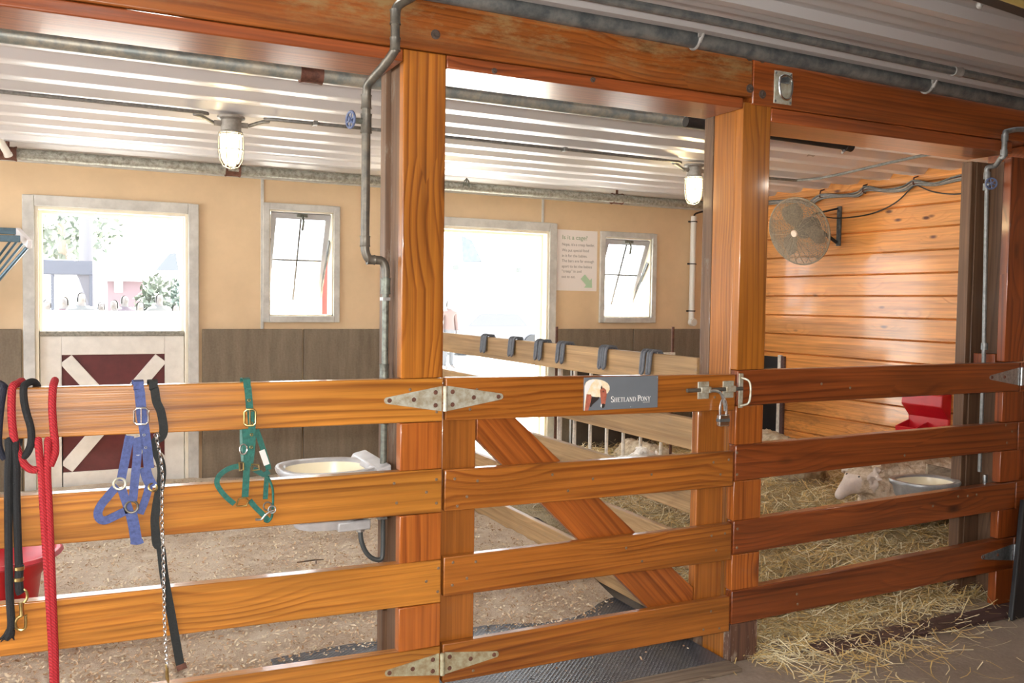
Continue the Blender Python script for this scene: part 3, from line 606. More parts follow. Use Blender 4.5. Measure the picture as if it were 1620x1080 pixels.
# sliding bolt, its keeper and the padlock
bo = MB(); q = (2.455, 0.000, 1.231); z = q[2]+0.004
bo.cyl((2.33,-0.018,z),(2.63,-0.018,z),0.0085,10)
sb = bo.build('slide_bolt', M_cop, gt)
b = MB()
for xx in (2.425, 2.56):
    b = MB(); b.box(xx-0.03, xx+0.03, -0.009, -0.0042, z-0.04, z+0.035); b.box(xx-0.026, xx+0.026, -0.03, -0.0088, z-0.013, z+0.014); b.build('bolt_plate', M_galvpale, sb, bevel=0.003)
b = MB(); b.tube(smoothpath([(2.44,-0.03,z-0.004),(2.475,-0.032,z-0.005),(2.50,-0.034,z-0.018),(2.515,-0.036,z-0.055),(2.522,-0.036,z-0.092)], 5), 0.0065, 8); b.build('bolt_handle', M_galv, sb)
q = (2.630, 0.000, 1.223)
b = MB(); b.box(q[0]-0.012, q[0]+0.012, -0.010, -0.0045, q[2]-0.075, q[2]+0.078); b.tube(smoothpath([(q[0],-0.008,q[2]+0.06),(q[0]+0.022,-0.035,q[2]+0.045),(q[0]+0.026,-0.042,q[2]),(q[0]+0.022,-0.035,q[2]-0.05),(q[0],-0.008,q[2]-0.065)], 5), 0.0055, 8); b.build('bolt_keeper', M_galvpale, fr, bevel=0.002)
q = (2.514, -0.030, 1.108); px_, pz_ = q[0], q[2]
pl = thing('padlock', 'small steel padlock hanging from the bolt of the pony gate', 'padlock', (px_, -0.034, pz_-0.024))
b = MB(); b.box(px_-0.027, px_+0.027, -0.046, -0.022, pz_-0.032, pz_+0.020); b.build('lock_body', M_steel, pl, bevel=0.004)
b = MB(); b.box(px_-0.028, px_+0.028, -0.0465, -0.0215, pz_-0.012, pz_+0.002); b.build('lock_band', M_darkcond, pl, bevel=0.001)
b = MB(); b.tube(smoothpath([(px_-0.017,-0.034,pz_+0.018),(px_-0.017,-0.034,pz_+0.055),(px_-0.008,-0.034,pz_+0.082),(px_+0.008,-0.034,pz_+0.082),(px_+0.017,-0.034,pz_+0.055),(px_+0.017,-0.034,pz_+0.018)], 6), 0.0052, 8); b.build('shackle', M_steel, pl)

# ------------------------------------------------------------------ nameplate
a, c = (1.827, -0.008, 1.297), (2.186, -0.008, 1.163); x0, x1 = a[0], c[0]; z1, z0 = 1.302, 1.168
np_ = thing('nameplate', 'slate-grey pony nameplate with a picture and white lettering on the gate top board', 'sign', ((x0+x1)/2, -0.008, z0))
b = MB(); b.box(x0, x1, -0.0095, -0.0045, z0, z1); b.build('sign_board', M_plaque, np_, bevel=0.001)
def pic(px, py): return (x0+(px-145)/615*(x1-x0), z1-(py-97)/275*(z1-z0))
def flat(name, polys, par, mats, y):
    b = MB()
    for k, (mi, poly) in enumerate(polys):
        b.cur = mi; b.prism([pic(*p) for p in poly], y-0.0002-0.00012*k, y)
    return b.build(name, mats, par, smooth=False, merge=False)
flat('pony_picture', [
 (0, [(148,165),(160,135),(185,118),(215,112),(245,113),(280,120),(310,132),(335,150),(350,175),(352,205),(340,225),(325,240),(305,245),(290,262),(262,268),(235,262),(205,252),(190,262),(176,300),(165,345),(158,372),(148,372)]),
 (3, [(148,170),(165,140),(190,120),(215,113),(232,122),(205,145),(190,180),(172,220),(160,260),(152,300),(148,310)]),
 (1, [(165,235),(200,238),(206,262),(200,300),(190,335),(180,372),(152,372),(156,330),(160,280)]),
 (2, [(205,262),(240,258),(270,262),(262,280),(240,300),(215,322),(200,345),(192,338),(200,300)]),
 (1, [(272,195),(300,185),(322,205),(328,245),(322,290),(315,330),(300,345),(286,330),(282,290),(276,245)]),
 (0, [(235,125),(275,125),(315,140),(345,165),(350,205),(335,235),(322,200),(300,182),(280,190),(268,215),(262,262),(238,262),(215,250),(210,215),(215,165)]),
 (2, [(277,190),(284,165),(292,182),(288,198)]),
 (2, [(286,325),(300,318),(316,325),(310,350),(296,358),(287,345)]),
 (3, [(283,318),(290,330),(286,352),(279,340)]),
 (2, [(293,215),(303,212),(302,222),(295,223)]),
], np_, [M_cream, M_chest, M_pdark, M_wtext], -0.0095)
# serif capitals drawn as strokes: (x0, z0, x1, z1, width) in units of the cap height
def letters(word, X, Z, H, y, sw=0.16):
    b = MB(); x = X
    T, t = sw, 0.055
    def st(x0_, z0_, x1_, z1_, w, h):
        p0 = Vector((x+x0_*h, Z+z0_*h)); p1 = Vector((x+x1_*h, Z+z1_*h)); d = (p1-p0).normalized(); n = Vector((-d.y, d.x))*w*h/2
        b.prism([tuple(p0-n), tuple(p1-n), tuple(p1+n), tuple(p0+n)], y-0.0004, y)
    def arc(cx, cz, rx, rz, a0, a1, h, w0=0.06, w1=0.17, n=14):
        for i in range(n):
            u, v = a0+(a1-a0)*i/n, a0+(a1-a0)*(i+1)/n
            m = abs(math.cos((u+v)/2)); w = w0+(w1-w0)*m
            P = lambda q, s: (x+(cx+(rx+s*w/2)*math.cos(q))*h, Z+(cz+(rz+s*w/2)*math.sin(q))*h)
            b.prism([P(u,-1), P(v,-1), P(v,1), P(u,1)][::-1], y-0.0004, y)
    def serif(cx, z_, h, w=0.30): st(cx-w/2, z_, cx+w/2, z_, t, h)
    for ch, h in word:
        if ch == ' ': x += 0.22*H; continue
        if ch == 'S': arc(0.27,0.74,0.20,0.22,PI*0.12,PI*1.5,h,0.06,0.15); arc(0.27,0.26,0.21,0.24,PI*0.5,-PI*0.88,h,0.06,0.15); wd = 0.60
        elif ch == 'H':
            for c_ in (0.17, 0.66): st(c_,0,c_,1,T,h); serif(c_,0.03,h); serif(c_,0.97,h)
            st(0.17,0.52,0.66,0.52,t,h); wd = 0.90
        elif ch == 'E': st(0.17,0,0.17,1,T,h); serif(0.12,0.03,h,0.2); serif(0.12,0.97,h,0.2); st(0.17,0.03,0.6,0.03,t,h); st(0.17,0.97,0.57,0.97,t,h); st(0.17,0.52,0.48,0.52,t,h); st(0.6,0.0,0.6,0.22,t,h); st(0.57,0.8,0.57,1.0,t,h); wd = 0.70
        elif ch == 'T': st(0.36,0,0.36,1,T,h); serif(0.36,0.03,h); st(0.03,0.97,0.69,0.97,t,h); st(0.04,0.78,0.04,1,t,h); st(0.68,0.78,0.68,1,t,h); wd = 0.76
        elif ch == 'L': st(0.17,0,0.17,1,T,h); serif(0.17,0.97,h); st(0.03,0.03,0.58,0.03,t,h); st(0.58,0,0.58,0.24,t,h); wd = 0.66
        elif ch == 'A': st(0.38,1.0,0.10,0.02,0.06,h); st(0.38,1.0,0.68,0.02,T,h); st(0.2,0.34,0.56,0.34,t,h); serif(0.10,0.03,h,0.22); serif(0.68,0.03,h,0.28); wd = 0.84
        elif ch == 'N': st(0.15,0,0.15,1,0.06,h); st(0.70,0,0.70,1,0.06,h); st(0.13,0.98,0.70,0.03,T,h); serif(0.15,0.03,h,0.24); serif(0.10,0.97,h,0.2); serif(0.70,0.97,h,0.24); wd = 0.90
        elif ch == 'D': st(0.17,0,0.17,1,T,h); serif(0.12,0.03,h,0.22); serif(0.12,0.97,h,0.22); arc(0.3,0.5,0.40,0.47,-PI/2,PI/2,h,0.055,0.17); st(0.15,0.03,0.32,0.03,t,h); st(0.15,0.97,0.32,0.97,t,h); wd = 0.88
        elif ch == 'P': st(0.17,0,0.17,1,T,h); serif(0.17,0.03,h); serif(0.1,0.97,h,0.2); arc(0.3,0.74,0.25,0.23,-PI/2,PI/2,h,0.055,0.16); st(0.15,0.97,0.32,0.97,t,h); st(0.15,0.51,0.32,0.51,t,h); wd = 0.66
        elif ch == 'O': arc(0.42,0.5,0.33,0.46,0,2*PI,h,0.055,0.17,24); wd = 0.86
        elif ch == 'Y': st(0.38,0,0.38,0.48,T,h); st(0.38,0.46,0.10,0.98,T,h); st(0.38,0.46,0.68,0.98,0.06,h); serif(0.38,0.03,h); serif(0.10,0.97,h,0.26); serif(0.68,0.97,h,0.24); wd = 0.80
        x += wd*h
    return b, x
Hc = 0.0245; sm = 0.0187
lx, lz = pic(364, 311)
b, xe = letters([('S',Hc)]+[(k,sm) for k in 'HETLAND']+[(' ',0.01)]+[('P',Hc)]+[(k,sm) for k in 'ONY'], 0, lz, Hc, -0.0096)
sx_ = (pic(698,0)[0]-lx)/xe
b.v = [(lx+v[0]*sx_, v[1], v[2]) for v in b.v]; b.build('lettering', M_wtext, np_, smooth=False, merge=False)
b = MB(); fx, fz = pic(632,322); b.box(fx, fx+0.034, -0.0098, -0.0095, fz-0.0012, fz+0.0012); b.build('fine_print', M_frame, np_, smooth=False)
b = MB()
for (u, v) in ((762,112),(536,357)): w_ = pic(u, v); b.lathe((w_[0]-0.004, -0.0095, w_[1]), [(0.0028,0),(0.002,0.0012),(0,0.0015)], 8, (0,-1,0))
b.build('screw', M_galv, np_)

# ------------------------------------------------------------------ tack hung on the left fence
def over(x, ztop, w=0, yb=0.052):           # path over the top of the first rail, from behind to the front
    return [(x-0.004, yb+0.008, ztop-0.10), (x-0.003, yb+0.007, ztop-0.02), (x-0.002, yb-0.004, ztop+0.010), (x, 0.02, ztop+0.014), (x, -0.005, ztop+0.010), (x, -0.013, ztop-0.012)]
def tops(x): return 1.318+(1.3144-1.318)*(x+0.25)/1.47
def ring(par, c, R, m, r=0.004, n=(0,-1,0.12), squash=1.0):
    b = MB(); b.torus(c, n, R, r, 22, 8, squash, (1,0,0)); return b.build('ring', m, par)
def buckle(par, c, w, h, m):
    x, y, z = c; b = MB()
    b.tube([(x-w,y,z-h+0.008),(x-w,y,z+h-0.008),(x-w+0.008,y,z+h),(x+w-0.008,y,z+h),(x+w,y,z+h-0.008),(x+w,y,z-h+0.008),(x+w-0.008,y,z-h),(x-w+0.008,y,z-h)], 0.0038, 8, closed=True)
    b.cyl((x, y-0.004, z+h), (x, y-0.005, z-h+0.004), 0.0024, 8); return b.build('buckle', m, par)
# blue halter
S1 = '3.856'
P = [(0.171, -0.016, 1.320), (0.174, -0.016, 1.288), (0.177, -0.016, 1.251), (0.179, -0.016, 1.218), (0.185, -0.016, 1.187), (0.190, -0.016, 1.145), (0.195, -0.016, 1.102), (0.200, -0.016, 1.049)]
h = thing('halter', 'blue nylon halter hung over the left fence beside the black lead with chain', 'halter', (P[0][0], -0.02, 0.72))
b = MB(); b.ribbon(over(P[0][0], tops(P[0][0]))+[tuple(p) for p in smoothpath([Vector(p)-Vector((0,0.002*min(i,4),0)) for i, p in enumerate(P)], 4)][2:], 0.031, 0.004); b.build('crown_strap', M_blue, h)
Q = [(0.143, -0.020, 1.157), (0.130, -0.020, 1.085), (0.117, -0.020, 1.015)]
b = MB(); b.ribbon(smoothpath(Q,5), 0.027, 0.004); b.build('cheek_strap', M_blue, h)
Q = [(0.108, -0.022, 0.998), (0.095, -0.022, 0.987), (0.076, -0.022, 0.964), (0.059, -0.022, 0.942), (0.050, -0.022, 0.919), (0.054, -0.022, 0.900), (0.070, -0.022, 0.892), (0.099, -0.022, 0.903), (0.133, -0.022, 0.918)]
b = MB(); b.ribbon(smoothpath(Q,5), 0.026, 0.004); b.build('nose_strap', M_blue, h)
Q = [(0.118, -0.022, 0.992), (0.129, -0.022, 0.954), (0.142, -0.022, 0.911)]
b = MB(); b.ribbon(smoothpath(Q,5), 0.026, 0.004); b.build('side_strap', M_blue, h)
Q = [(0.160, -0.027, 1.151), (0.165, -0.027, 1.127), (0.164, -0.027, 1.084), (0.158, -0.027, 1.021), (0.151, -0.027, 0.948)]
b = MB(); b.ribbon(smoothpath(Q,5), 0.026, 0.004); b.build('middle_strap', M_blue, h)
Q = [(0.187, -0.022, 1.053), (0.196, -0.022, 1.018), (0.210, -0.022, 0.989)]
b = MB(); b.ribbon(smoothpath(Q,5), 0.034, 0.005); b.build('loop_strap', M_blue, h)
Q = [(0.200, -0.019, 0.990), (0.189, -0.019, 0.948), (0.172, -0.019, 0.903)]
b = MB(); b.ribbon(smoothpath(Q,5), 0.024, 0.004); b.build('throat_strap', M_blue, h)
Q = [(0.146, -0.026, 0.911), (0.154, -0.026, 0.868), (0.162, -0.026, 0.811)]
b = MB(); b.ribbon(smoothpath(Q,5), 0.034, 0.005); b.build('chin_strap', M_blue, h)
Q = [(0.145, -0.023, 0.815), (0.164, -0.023, 0.811), (0.182, -0.023, 0.815)]
b = MB(); b.ribbon(smoothpath(Q,5), 0.012, 0.012); b.build('chin_fold', M_blue, h)
for q, R in zip([(0.113, -0.024, 1.006), (0.148, -0.024, 0.929), (0.167, -0.024, 1.106)], (0.0175,0.0185,0.011)): ring(h, q, R, M_galvpale if R != 0.0185 else M_cop)
q = [(0.177, -0.030, 1.220)][0]; buckle(h, q, 0.021, 0.026, M_steel)
q = [(0.211, -0.028, 0.988)][0]; b = MB(); b.torus(q, (0.3,-1,0.6), 0.013, 0.0035, 16, 8); b.build('ring', M_brass, h)
for q in [(0.185, -0.030, 1.159), (0.190, -0.030, 1.118)]: b = MB(); b.torus(q, (0,-1,0), 0.0035, 0.0012, 10, 6); b.build('eyelet', M_galv, h)
# black leather lead with a chain
Q = [(0.215, -0.016, 1.324), (0.219, -0.016, 1.298), (0.224, -0.016, 1.263), (0.236, -0.016, 1.233), (0.243, -0.016, 1.195), (0.245, -0.016, 1.169), (0.239, -0.016, 1.149), (0.223, -0.016, 1.138), (0.218, -0.016, 1.122), (0.224, -0.016, 1.095), (0.235, -0.016, 1.065), (0.239, -0.016, 1.029), (0.234, -0.016, 0.987), (0.225, -0.016, 0.939), (0.218, -0.016, 0.886), (0.219, -0.016, 0.843), (0.223, -0.016, 0.799)]
Q2 = [(0.228, -0.018, 0.862), (0.235, -0.018, 0.784), (0.243, -0.018, 0.709), (0.253, -0.018, 0.640), (0.265, -0.018, 0.569), (0.280, -0.018, 0.473), (0.294, -0.018, 0.386)]
ld = thing('lead', 'black flat lead strap with steel chain hanging between the blue and green halters', 'lead strap', (Q[0][0], -0.02, 0.3))
b = MB(); b.ribbon(over(Q[0][0], tops(Q[0][0]))+smoothpath([tuple(x) for x in Q]+[tuple(x) for x in Q2[1:]], 4)[3:], 0.027, 0.004); b.build('strap', M_blackw, ld)
q = Q2[-1]; b = MB(); b.obox((q[0]+0.004,q[1],q[2]-0.006), (1,0,0.25), (0,1,0), (-0.25,0,1), 0.016, 0.004, 0.010); b.build('strap_end', M_rust, ld, bevel=0.002)
C1 = [(0.223, -0.027, 1.158), (0.226, -0.027, 1.128), (0.233, -0.027, 1.096), (0.237, -0.027, 1.058), (0.240, -0.027, 1.015), (0.238, -0.027, 0.973), (0.238, -0.027, 0.930), (0.238, -0.027, 0.887), (0.239, -0.027, 0.844), (0.241, -0.027, 0.795)]
C2 = [(0.239, -0.027, 0.835), (0.242, -0.027, 0.749), (0.243, -0.027, 0.662), (0.244, -0.027, 0.588), (0.246, -0.027, 0.513), (0.250, -0.027, 0.437), (0.253, -0.027, 0.368)]
path = smoothpath(C1+C2, 12); L_ = 0; b = MB(); last = Vector(path[0]); k = 0
for i in range(1, len(path)):
    p = Vector(path[i])
    while (p-last).length >= 0.0135:
        d = (p-last).normalized(); c = last+d*0.00675
        n = Vector((0,-1,0)) if k % 2 else d.cross(Vector((0,-1,0)))
        nn = (n+Vector((0,-0.5,0)) if k % 2 == 0 else n+Vector((0.45,0,0))).normalized(); nn = (nn-d*nn.dot(d)).normalized()
        b.torus(c, nn, 0.0098, 0.0017, 10, 5, 0.55, d.cross(nn)); last = last+d*0.0135; k += 1
b.build('chain', M_steel, ld)
q = C2[-1]; b = MB(); b.tube([(q[0]-0.002,q[1],q[2]+0.03),(q[0],q[1],q[2]-0.012),(q[0]+0.004,q[1],q[2]-0.03)], [0.005,0.006,0.003], 8); b.build('chain_end', M_brass, ld)
b = MB(); b.torus([(0.223, -0.027, 1.156)][0], (0.2,-1,0), 0.008, 0.002, 14, 6); b.build('ring', M_steel, ld)
# green halter
P = [(0.509, -0.016, 1.315), (0.512, -0.016, 1.285), (0.515, -0.016, 1.250), (0.517, -0.016, 1.220)]
h = thing('halter', 'green nylon halter with brass buckle hung on the left fence near the bowl', 'halter', (P[0][0], -0.02, 0.78))
b = MB(); b.ribbon(over(P[0][0], tops(P[0][0]))+smoothpath(P,4)[2:], 0.0235, 0.004); b.build('crown_strap', M_green, h)
Q = [(0.519, -0.025, 1.220), (0.522, -0.025, 1.182), (0.523, -0.025, 1.142), (0.522, -0.025, 1.102), (0.518, -0.025, 1.067), (0.514, -0.025, 1.036)]
b = MB(); b.ribbon(smoothpath(Q,4), 0.024, 0.004); b.build('tongue_strap', M_green, h)
Q = [(0.504, -0.021, 1.162), (0.506, -0.021, 1.112), (0.507, -0.021, 1.072), (0.506, -0.021, 1.033), (0.504, -0.021, 0.983), (0.501, -0.021, 0.931)]
b = MB(); b.ribbon(smoothpath(Q,4), [0.026]*8+[0.022]*13, 0.004); b.build('cheek_strap', M_green, h)
Q = [(0.492, -0.016, 1.159), (0.493, -0.016, 1.112), (0.497, -0.016, 1.052)]
b = MB(); b.ribbon(smoothpath(Q,4), 0.016, 0.004); b.build('back_strap', plain('faded_green_webbing',(0.12,0.24,0.21),0.8,nz=0.3,nscale=80), h)
Q = [(0.538, -0.017, 1.157), (0.550, -0.017, 1.124), (0.564, -0.017, 1.078), (0.575, -0.017, 1.042), (0.580, -0.017, 1.017)]
b = MB(); b.ribbon(smoothpath(Q,4), 0.0185, 0.004); b.build('side_strap', M_green, h)
Q = [(0.556, -0.020, 1.086), (0.564, -0.020, 1.063), (0.573, -0.020, 1.035)]
b = MB(); b.ribbon(Q, 0.0193, 0.002); b.build('white_tape', M_tagw, h)
Q = [(0.485, -0.021, 1.038), (0.458, -0.021, 1.034), (0.435, -0.021, 1.024), (0.416, -0.021, 1.007), (0.410, -0.021, 0.985), (0.421, -0.021, 0.960), (0.442, -0.021, 0.933), (0.466, -0.021, 0.910)]
b = MB(); b.ribbon(smoothpath(Q,5), 0.017, 0.004); b.build('nose_strap', M_green, h)
Q = [(0.516, -0.022, 0.918), (0.535, -0.022, 0.893), (0.555, -0.022, 0.871), (0.577, -0.022, 0.845)]
b = MB(); b.ribbon(smoothpath(Q,5), 0.018, 0.004); b.build('chin_strap', M_green, h)
Q = [(0.528, -0.022, 1.024), (0.545, -0.022, 1.014), (0.562, -0.022, 1.003), (0.581, -0.022, 1.012)]
b = MB(); b.ribbon(smoothpath(Q,5), 0.017, 0.006); b.build('knot', plain('dark_green_webbing',(0.015,0.09,0.075),0.75), h)
Q = [(0.574, -0.021, 0.998), (0.571, -0.021, 0.968), (0.568, -0.021, 0.918)]
b = MB(); b.ribbon(smoothpath(Q,5), 0.016, 0.004); b.build('throat_strap', M_green, h)
Q = [(0.576, -0.022, 0.995), (0.586, -0.022, 0.972), (0.593, -0.022, 0.946), (0.594, -0.022, 0.911), (0.592, -0.022, 0.875), (0.589, -0.022, 0.853), (0.577, -0.022, 0.839), (0.564, -0.022, 0.845)]
b = MB(); b.tube(smoothpath(Q,5), 0.0042, 8); b.build('cord', M_green, h)
q = [(0.515, -0.030, 1.201)][0]; buckle(h, q, 0.0185, 0.0275, M_brass)
for q in [(0.514, -0.029, 1.258), (0.520, -0.029, 1.181), (0.521, -0.029, 1.142), (0.520, -0.029, 1.100)]: b = MB(); b.torus((q[0], q[1]+(0.008 if q[2] > 1.25 else 0), q[2]), (0,-1,0), 0.0042, 0.0016, 12, 6); b.build('eyelet', M_brass, h)
q = [(0.495, -0.026, 1.094)][0]; ring(h, q, 0.0165, M_steel, 0.003, squash=0.7)
q = [(0.492, -0.026, 0.915)][0]; b = MB(); b.tube([(q[0]-0.02,q[1],q[2]-0.012),(q[0]-0.012,q[1],q[2]+0.012),(q[0]+0.008,q[1],q[2]+0.015),(q[0]+0.02,q[1],q[2]+0.002),(q[0]+0.012,q[1],q[2]-0.014)], 0.0034, 8, closed=True); b.build('ring', M_brass, h)
q = [(0.575, -0.026, 0.894)][0]; ring(h, q, 0.0135, M_cop, 0.0026)
q = [(0.589, -0.030, 0.882)][0]; ring(h, q, 0.012, M_galv, 0.0026)
Q = [(0.533, -0.032, 0.853), (0.553, -0.032, 0.852), (0.565, -0.032, 0.865), (0.580, -0.032, 0.875), (0.593, -0.032, 0.879)]; b = MB(); b.tube(smoothpath(Q,4), 0.0042, 8); b.build('snap', M_steel, h)
q = [(0.533, -0.028, 1.032)][0]; b = MB(); b.tube([(q[0]-0.012,q[1],q[2]+0.01),(q[0]+0.012,q[1],q[2]+0.006),(q[0]+0.014,q[1],q[2]-0.01),(q[0]-0.01,q[1],q[2]-0.012)], 0.003, 8, closed=True); b.build('ring', M_brass, h)
q = [(0.487, -0.026, 1.036)][0]; b = MB(); b.tube([(q[0]-0.006,q[1],q[2]+0.014),(q[0]+0.008,q[1],q[2]+0.012),(q[0]+0.008,q[1],q[2]-0.012),(q[0]-0.004,q[1],q[2]-0.014)], 0.003, 8, closed=True); b.build('ring', M_brass, h)
# red lead rope, doubled and looped round the rail
def back(x, z): return (x, 0.062, z)
A1 = [(-0.169, -0.018, 1.335), (-0.181, -0.018, 1.325), (-0.185, -0.018, 1.294), (-0.185, -0.018, 1.223), (-0.177, -0.018, 1.151), (-0.160, -0.018, 1.098), (-0.140, -0.018, 1.071), (-0.118, -0.018, 1.065)]
A2 = [(-0.070, -0.018, 1.329), (-0.074, -0.018, 1.312), (-0.076, -0.018, 1.254), (-0.073, -0.018, 1.192), (-0.069, -0.018, 1.148), (-0.070, -0.018, 1.112), (-0.083, -0.018, 1.076)]
T1 = [(-0.115, -0.020, 1.158), (-0.112, -0.020, 1.111), (-0.108, -0.020, 1.064), (-0.105, -0.020, 1.016), (-0.104, -0.020, 0.973)]
T1b = [(-0.096, -0.020, 0.829), (-0.091, -0.020, 0.697), (-0.083, -0.020, 0.518), (-0.079, -0.020, 0.393)]
T2 = [(-0.088, -0.020, 1.157), (-0.089, -0.020, 1.110), (-0.091, -0.020, 1.063), (-0.090, -0.020, 1.015), (-0.088, -0.020, 0.971)]
T2b = [(-0.086, -0.020, 0.828), (-0.080, -0.020, 0.695), (-0.075, -0.020, 0.517), (-0.073, -0.020, 0.392)]
rr_ = thing('lead_rope', 'red braided lead rope doubled and looped over the left fence', 'rope', (A2[0][0]-0.05, -0.02, 0.2))
ztp = tops(A1[0][0])
b = MB()
b.tube(smoothpath([back(A1[0][0]+0.03, 1.20), back(A1[0][0]+0.02, ztp-0.02), (A1[0][0]+0.01, 0.035, ztp+0.016), (A1[0][0], 0.005, ztp+0.013)]+A1[1:], 5), 0.0118, 10)
b.tube(smoothpath([back(A2[0][0]-0.03, 1.20), back(A2[0][0]-0.01, ztp-0.02), (A2[0][0], 0.035, ztp+0.016), (A2[0][0], 0.005, ztp+0.014)]+A2[1:], 5), 0.0115, 10)
e1 = T1b[-1]; e2 = T2b[-1]
b.tube(smoothpath([back(T1[0][0]-0.01, 1.22), (T1[0][0]-0.005, 0.03, 1.135)]+T1+T1b[1:]+[(e1[0]+0.004,-0.02,e1[2]-0.14)], 4), 0.0112, 10)
b.tube(smoothpath([back(T2[0][0]+0.01, 1.22), (T2[0][0]+0.005, 0.03, 1.135)]+T2+T2b[1:]+[(e2[0]+0.004,-0.02,e2[2]-0.14)], 4), 0.0112, 10)
b.build('rope', M_rope_r, rr_)
b = MB(); b.cyl((e1[0]+0.004,-0.02,e1[2]-0.14), (e1[0]+0.006,-0.02,e1[2]-0.19), 0.0135, 10); b.cyl((e2[0]+0.004,-0.02,e2[2]-0.14), (e2[0]+0.006,-0.02,e2[2]-0.19), 0.0135, 10); b.build('rope_end', M_rope_r, rr_)
# black lead rope with a brass snap
A1 = [(-0.146, -0.019, 1.333), (-0.153, -0.019, 1.318), (-0.152, -0.019, 1.279), (-0.145, -0.019, 1.239), (-0.136, -0.019, 1.203), (-0.133, -0.019, 1.170), (-0.137, -0.019, 1.138), (-0.153, -0.019, 1.110)]
U1 = [(-0.192, -0.020, 1.161), (-0.193, -0.020, 1.116), (-0.196, -0.020, 1.063), (-0.197, -0.020, 0.980)]; U1b = [(-0.198, -0.020, 0.840), (-0.197, -0.020, 0.754), (-0.195, -0.020, 0.667), (-0.192, -0.020, 0.605), (-0.194, -0.020, 0.579)]
U2 = [(-0.177, -0.020, 1.155), (-0.175, -0.020, 1.108), (-0.174, -0.020, 1.061), (-0.175, -0.020, 0.979)]; U2b = [(-0.173, -0.022, 0.838), (-0.171, -0.022, 0.799), (-0.168, -0.022, 0.777)]
bk = thing('lead_rope', 'black lead rope with brass snap looped over the fence left of the red rope', 'rope', (U1[0][0], -0.02, 0.55))
b = MB()
b.tube(smoothpath([back(A1[0][0]+0.03, 1.22), back(A1[0][0]+0.03, ztp-0.02), (A1[0][0]+0.02, 0.03, ztp+0.014), (A1[0][0], 0.0, ztp+0.012)]+A1[1:]+[(A1[-1][0]-0.03,-0.012,A1[-1][2]-0.01)], 5), 0.0112, 10)
b.tube(smoothpath([back(U1[0][0]-0.01, 1.22), (U1[0][0]-0.005, 0.03, 1.14)]+U1+U1b[1:], 4), 0.0115, 10)
b.tube(smoothpath([back(U2[0][0]+0.01, 1.22), (U2[0][0]+0.005, 0.03, 1.14)]+U2+U2b[1:], 4), 0.0115, 10)
b.build('rope', M_rope_b, bk)
q = Vector(U1b[-1]); b = MB(); b.tube([q, q+Vector((-0.004,0,-0.015)), q+Vector((-0.012,-0.004,-0.03))], [0.013,0.016,0.006], 8)
for dx in (-0.035,-0.022,-0.008,0.008): b.tube([q, q+Vector((dx*0.6,-0.006,-0.018)), q+Vector((dx*1.2,-0.004,-0.032))], [0.008,0.005,0.0015], 6)
b.build('frayed_end', M_rope_b, bk)
for qq in [(-0.169, -0.022, 0.767), (-0.171, -0.022, 0.733)]: b = MB(); b.lathe((qq[0], qq[1], qq[2]-0.006), [(0.0125,0),(0.0145,0.002),(0.0145,0.010),(0.0125,0.012)], 14); b.build('clamp', M_brass, bk)
Q = [(-0.168, -0.022, 0.777), (-0.170, -0.022, 0.751), (-0.171, -0.022, 0.725), (-0.169, -0.022, 0.699), (-0.165, -0.022, 0.689)]; b = MB(); b.tube(smoothpath(Q,4), 0.0125, 10); b.build('rope_eye', M_rope_b, bk)
sn = MB(); Q = [(-0.161, -0.022, 0.701), (-0.152, -0.022, 0.694), (-0.148, -0.022, 0.678), (-0.154, -0.022, 0.662), (-0.165, -0.022, 0.657)]; sn.tube(smoothpath(Q,5), 0.0042, 8)
Q = [(-0.165, -0.022, 0.661), (-0.164, -0.022, 0.637), (-0.163, -0.022, 0.619)]; sn.tube(Q, [0.008,0.006,0.0075], 10)
Q = [(-0.163, -0.022, 0.619), (-0.174, -0.022, 0.614), (-0.181, -0.022, 0.600), (-0.177, -0.022, 0.582), (-0.166, -0.022, 0.575), (-0.155, -0.022, 0.579), (-0.153, -0.022, 0.594), (-0.153, -0.022, 0.616), (-0.150, -0.022, 0.616)]; sn.tube(smoothpath(Q,5), 0.0045, 8)
sn.build('snap', M_brass, bk)
# navy rope at the picture edge
A1 = [(-0.209, -0.018, 1.333), (-0.204, -0.018, 1.324), (-0.206, -0.018, 1.316), (-0.214, -0.018, 1.259), (-0.219, -0.018, 1.199), (-0.221, -0.018, 1.153), (-0.214, -0.018, 1.121), (-0.204, -0.018, 1.105), (-0.196, -0.018, 1.100)]
nv = thing('lead_rope', 'dark navy lead rope at the far left of the fence, only its loop showing', 'rope', (A1[3][0], -0.02, 1.0))
b = MB(); b.tube(smoothpath([back(A1[0][0]-0.06, 1.2), back(A1[0][0]-0.05, ztp-0.02), (A1[0][0]-0.03, 0.03, ztp+0.013), (A1[0][0]-0.01, 0.0, ztp+0.016)]+A1[1:-1], 5), 0.010, 10)
b.tube(smoothpath([back(A1[3][0]-0.05, 1.22), (A1[3][0]-0.045, 0.03, 1.14), (A1[3][0]-0.04,-0.02,1.05), (A1[3][0]-0.045,-0.02,0.7)], 5), 0.010, 10); b.build('rope', M_navy, nv)

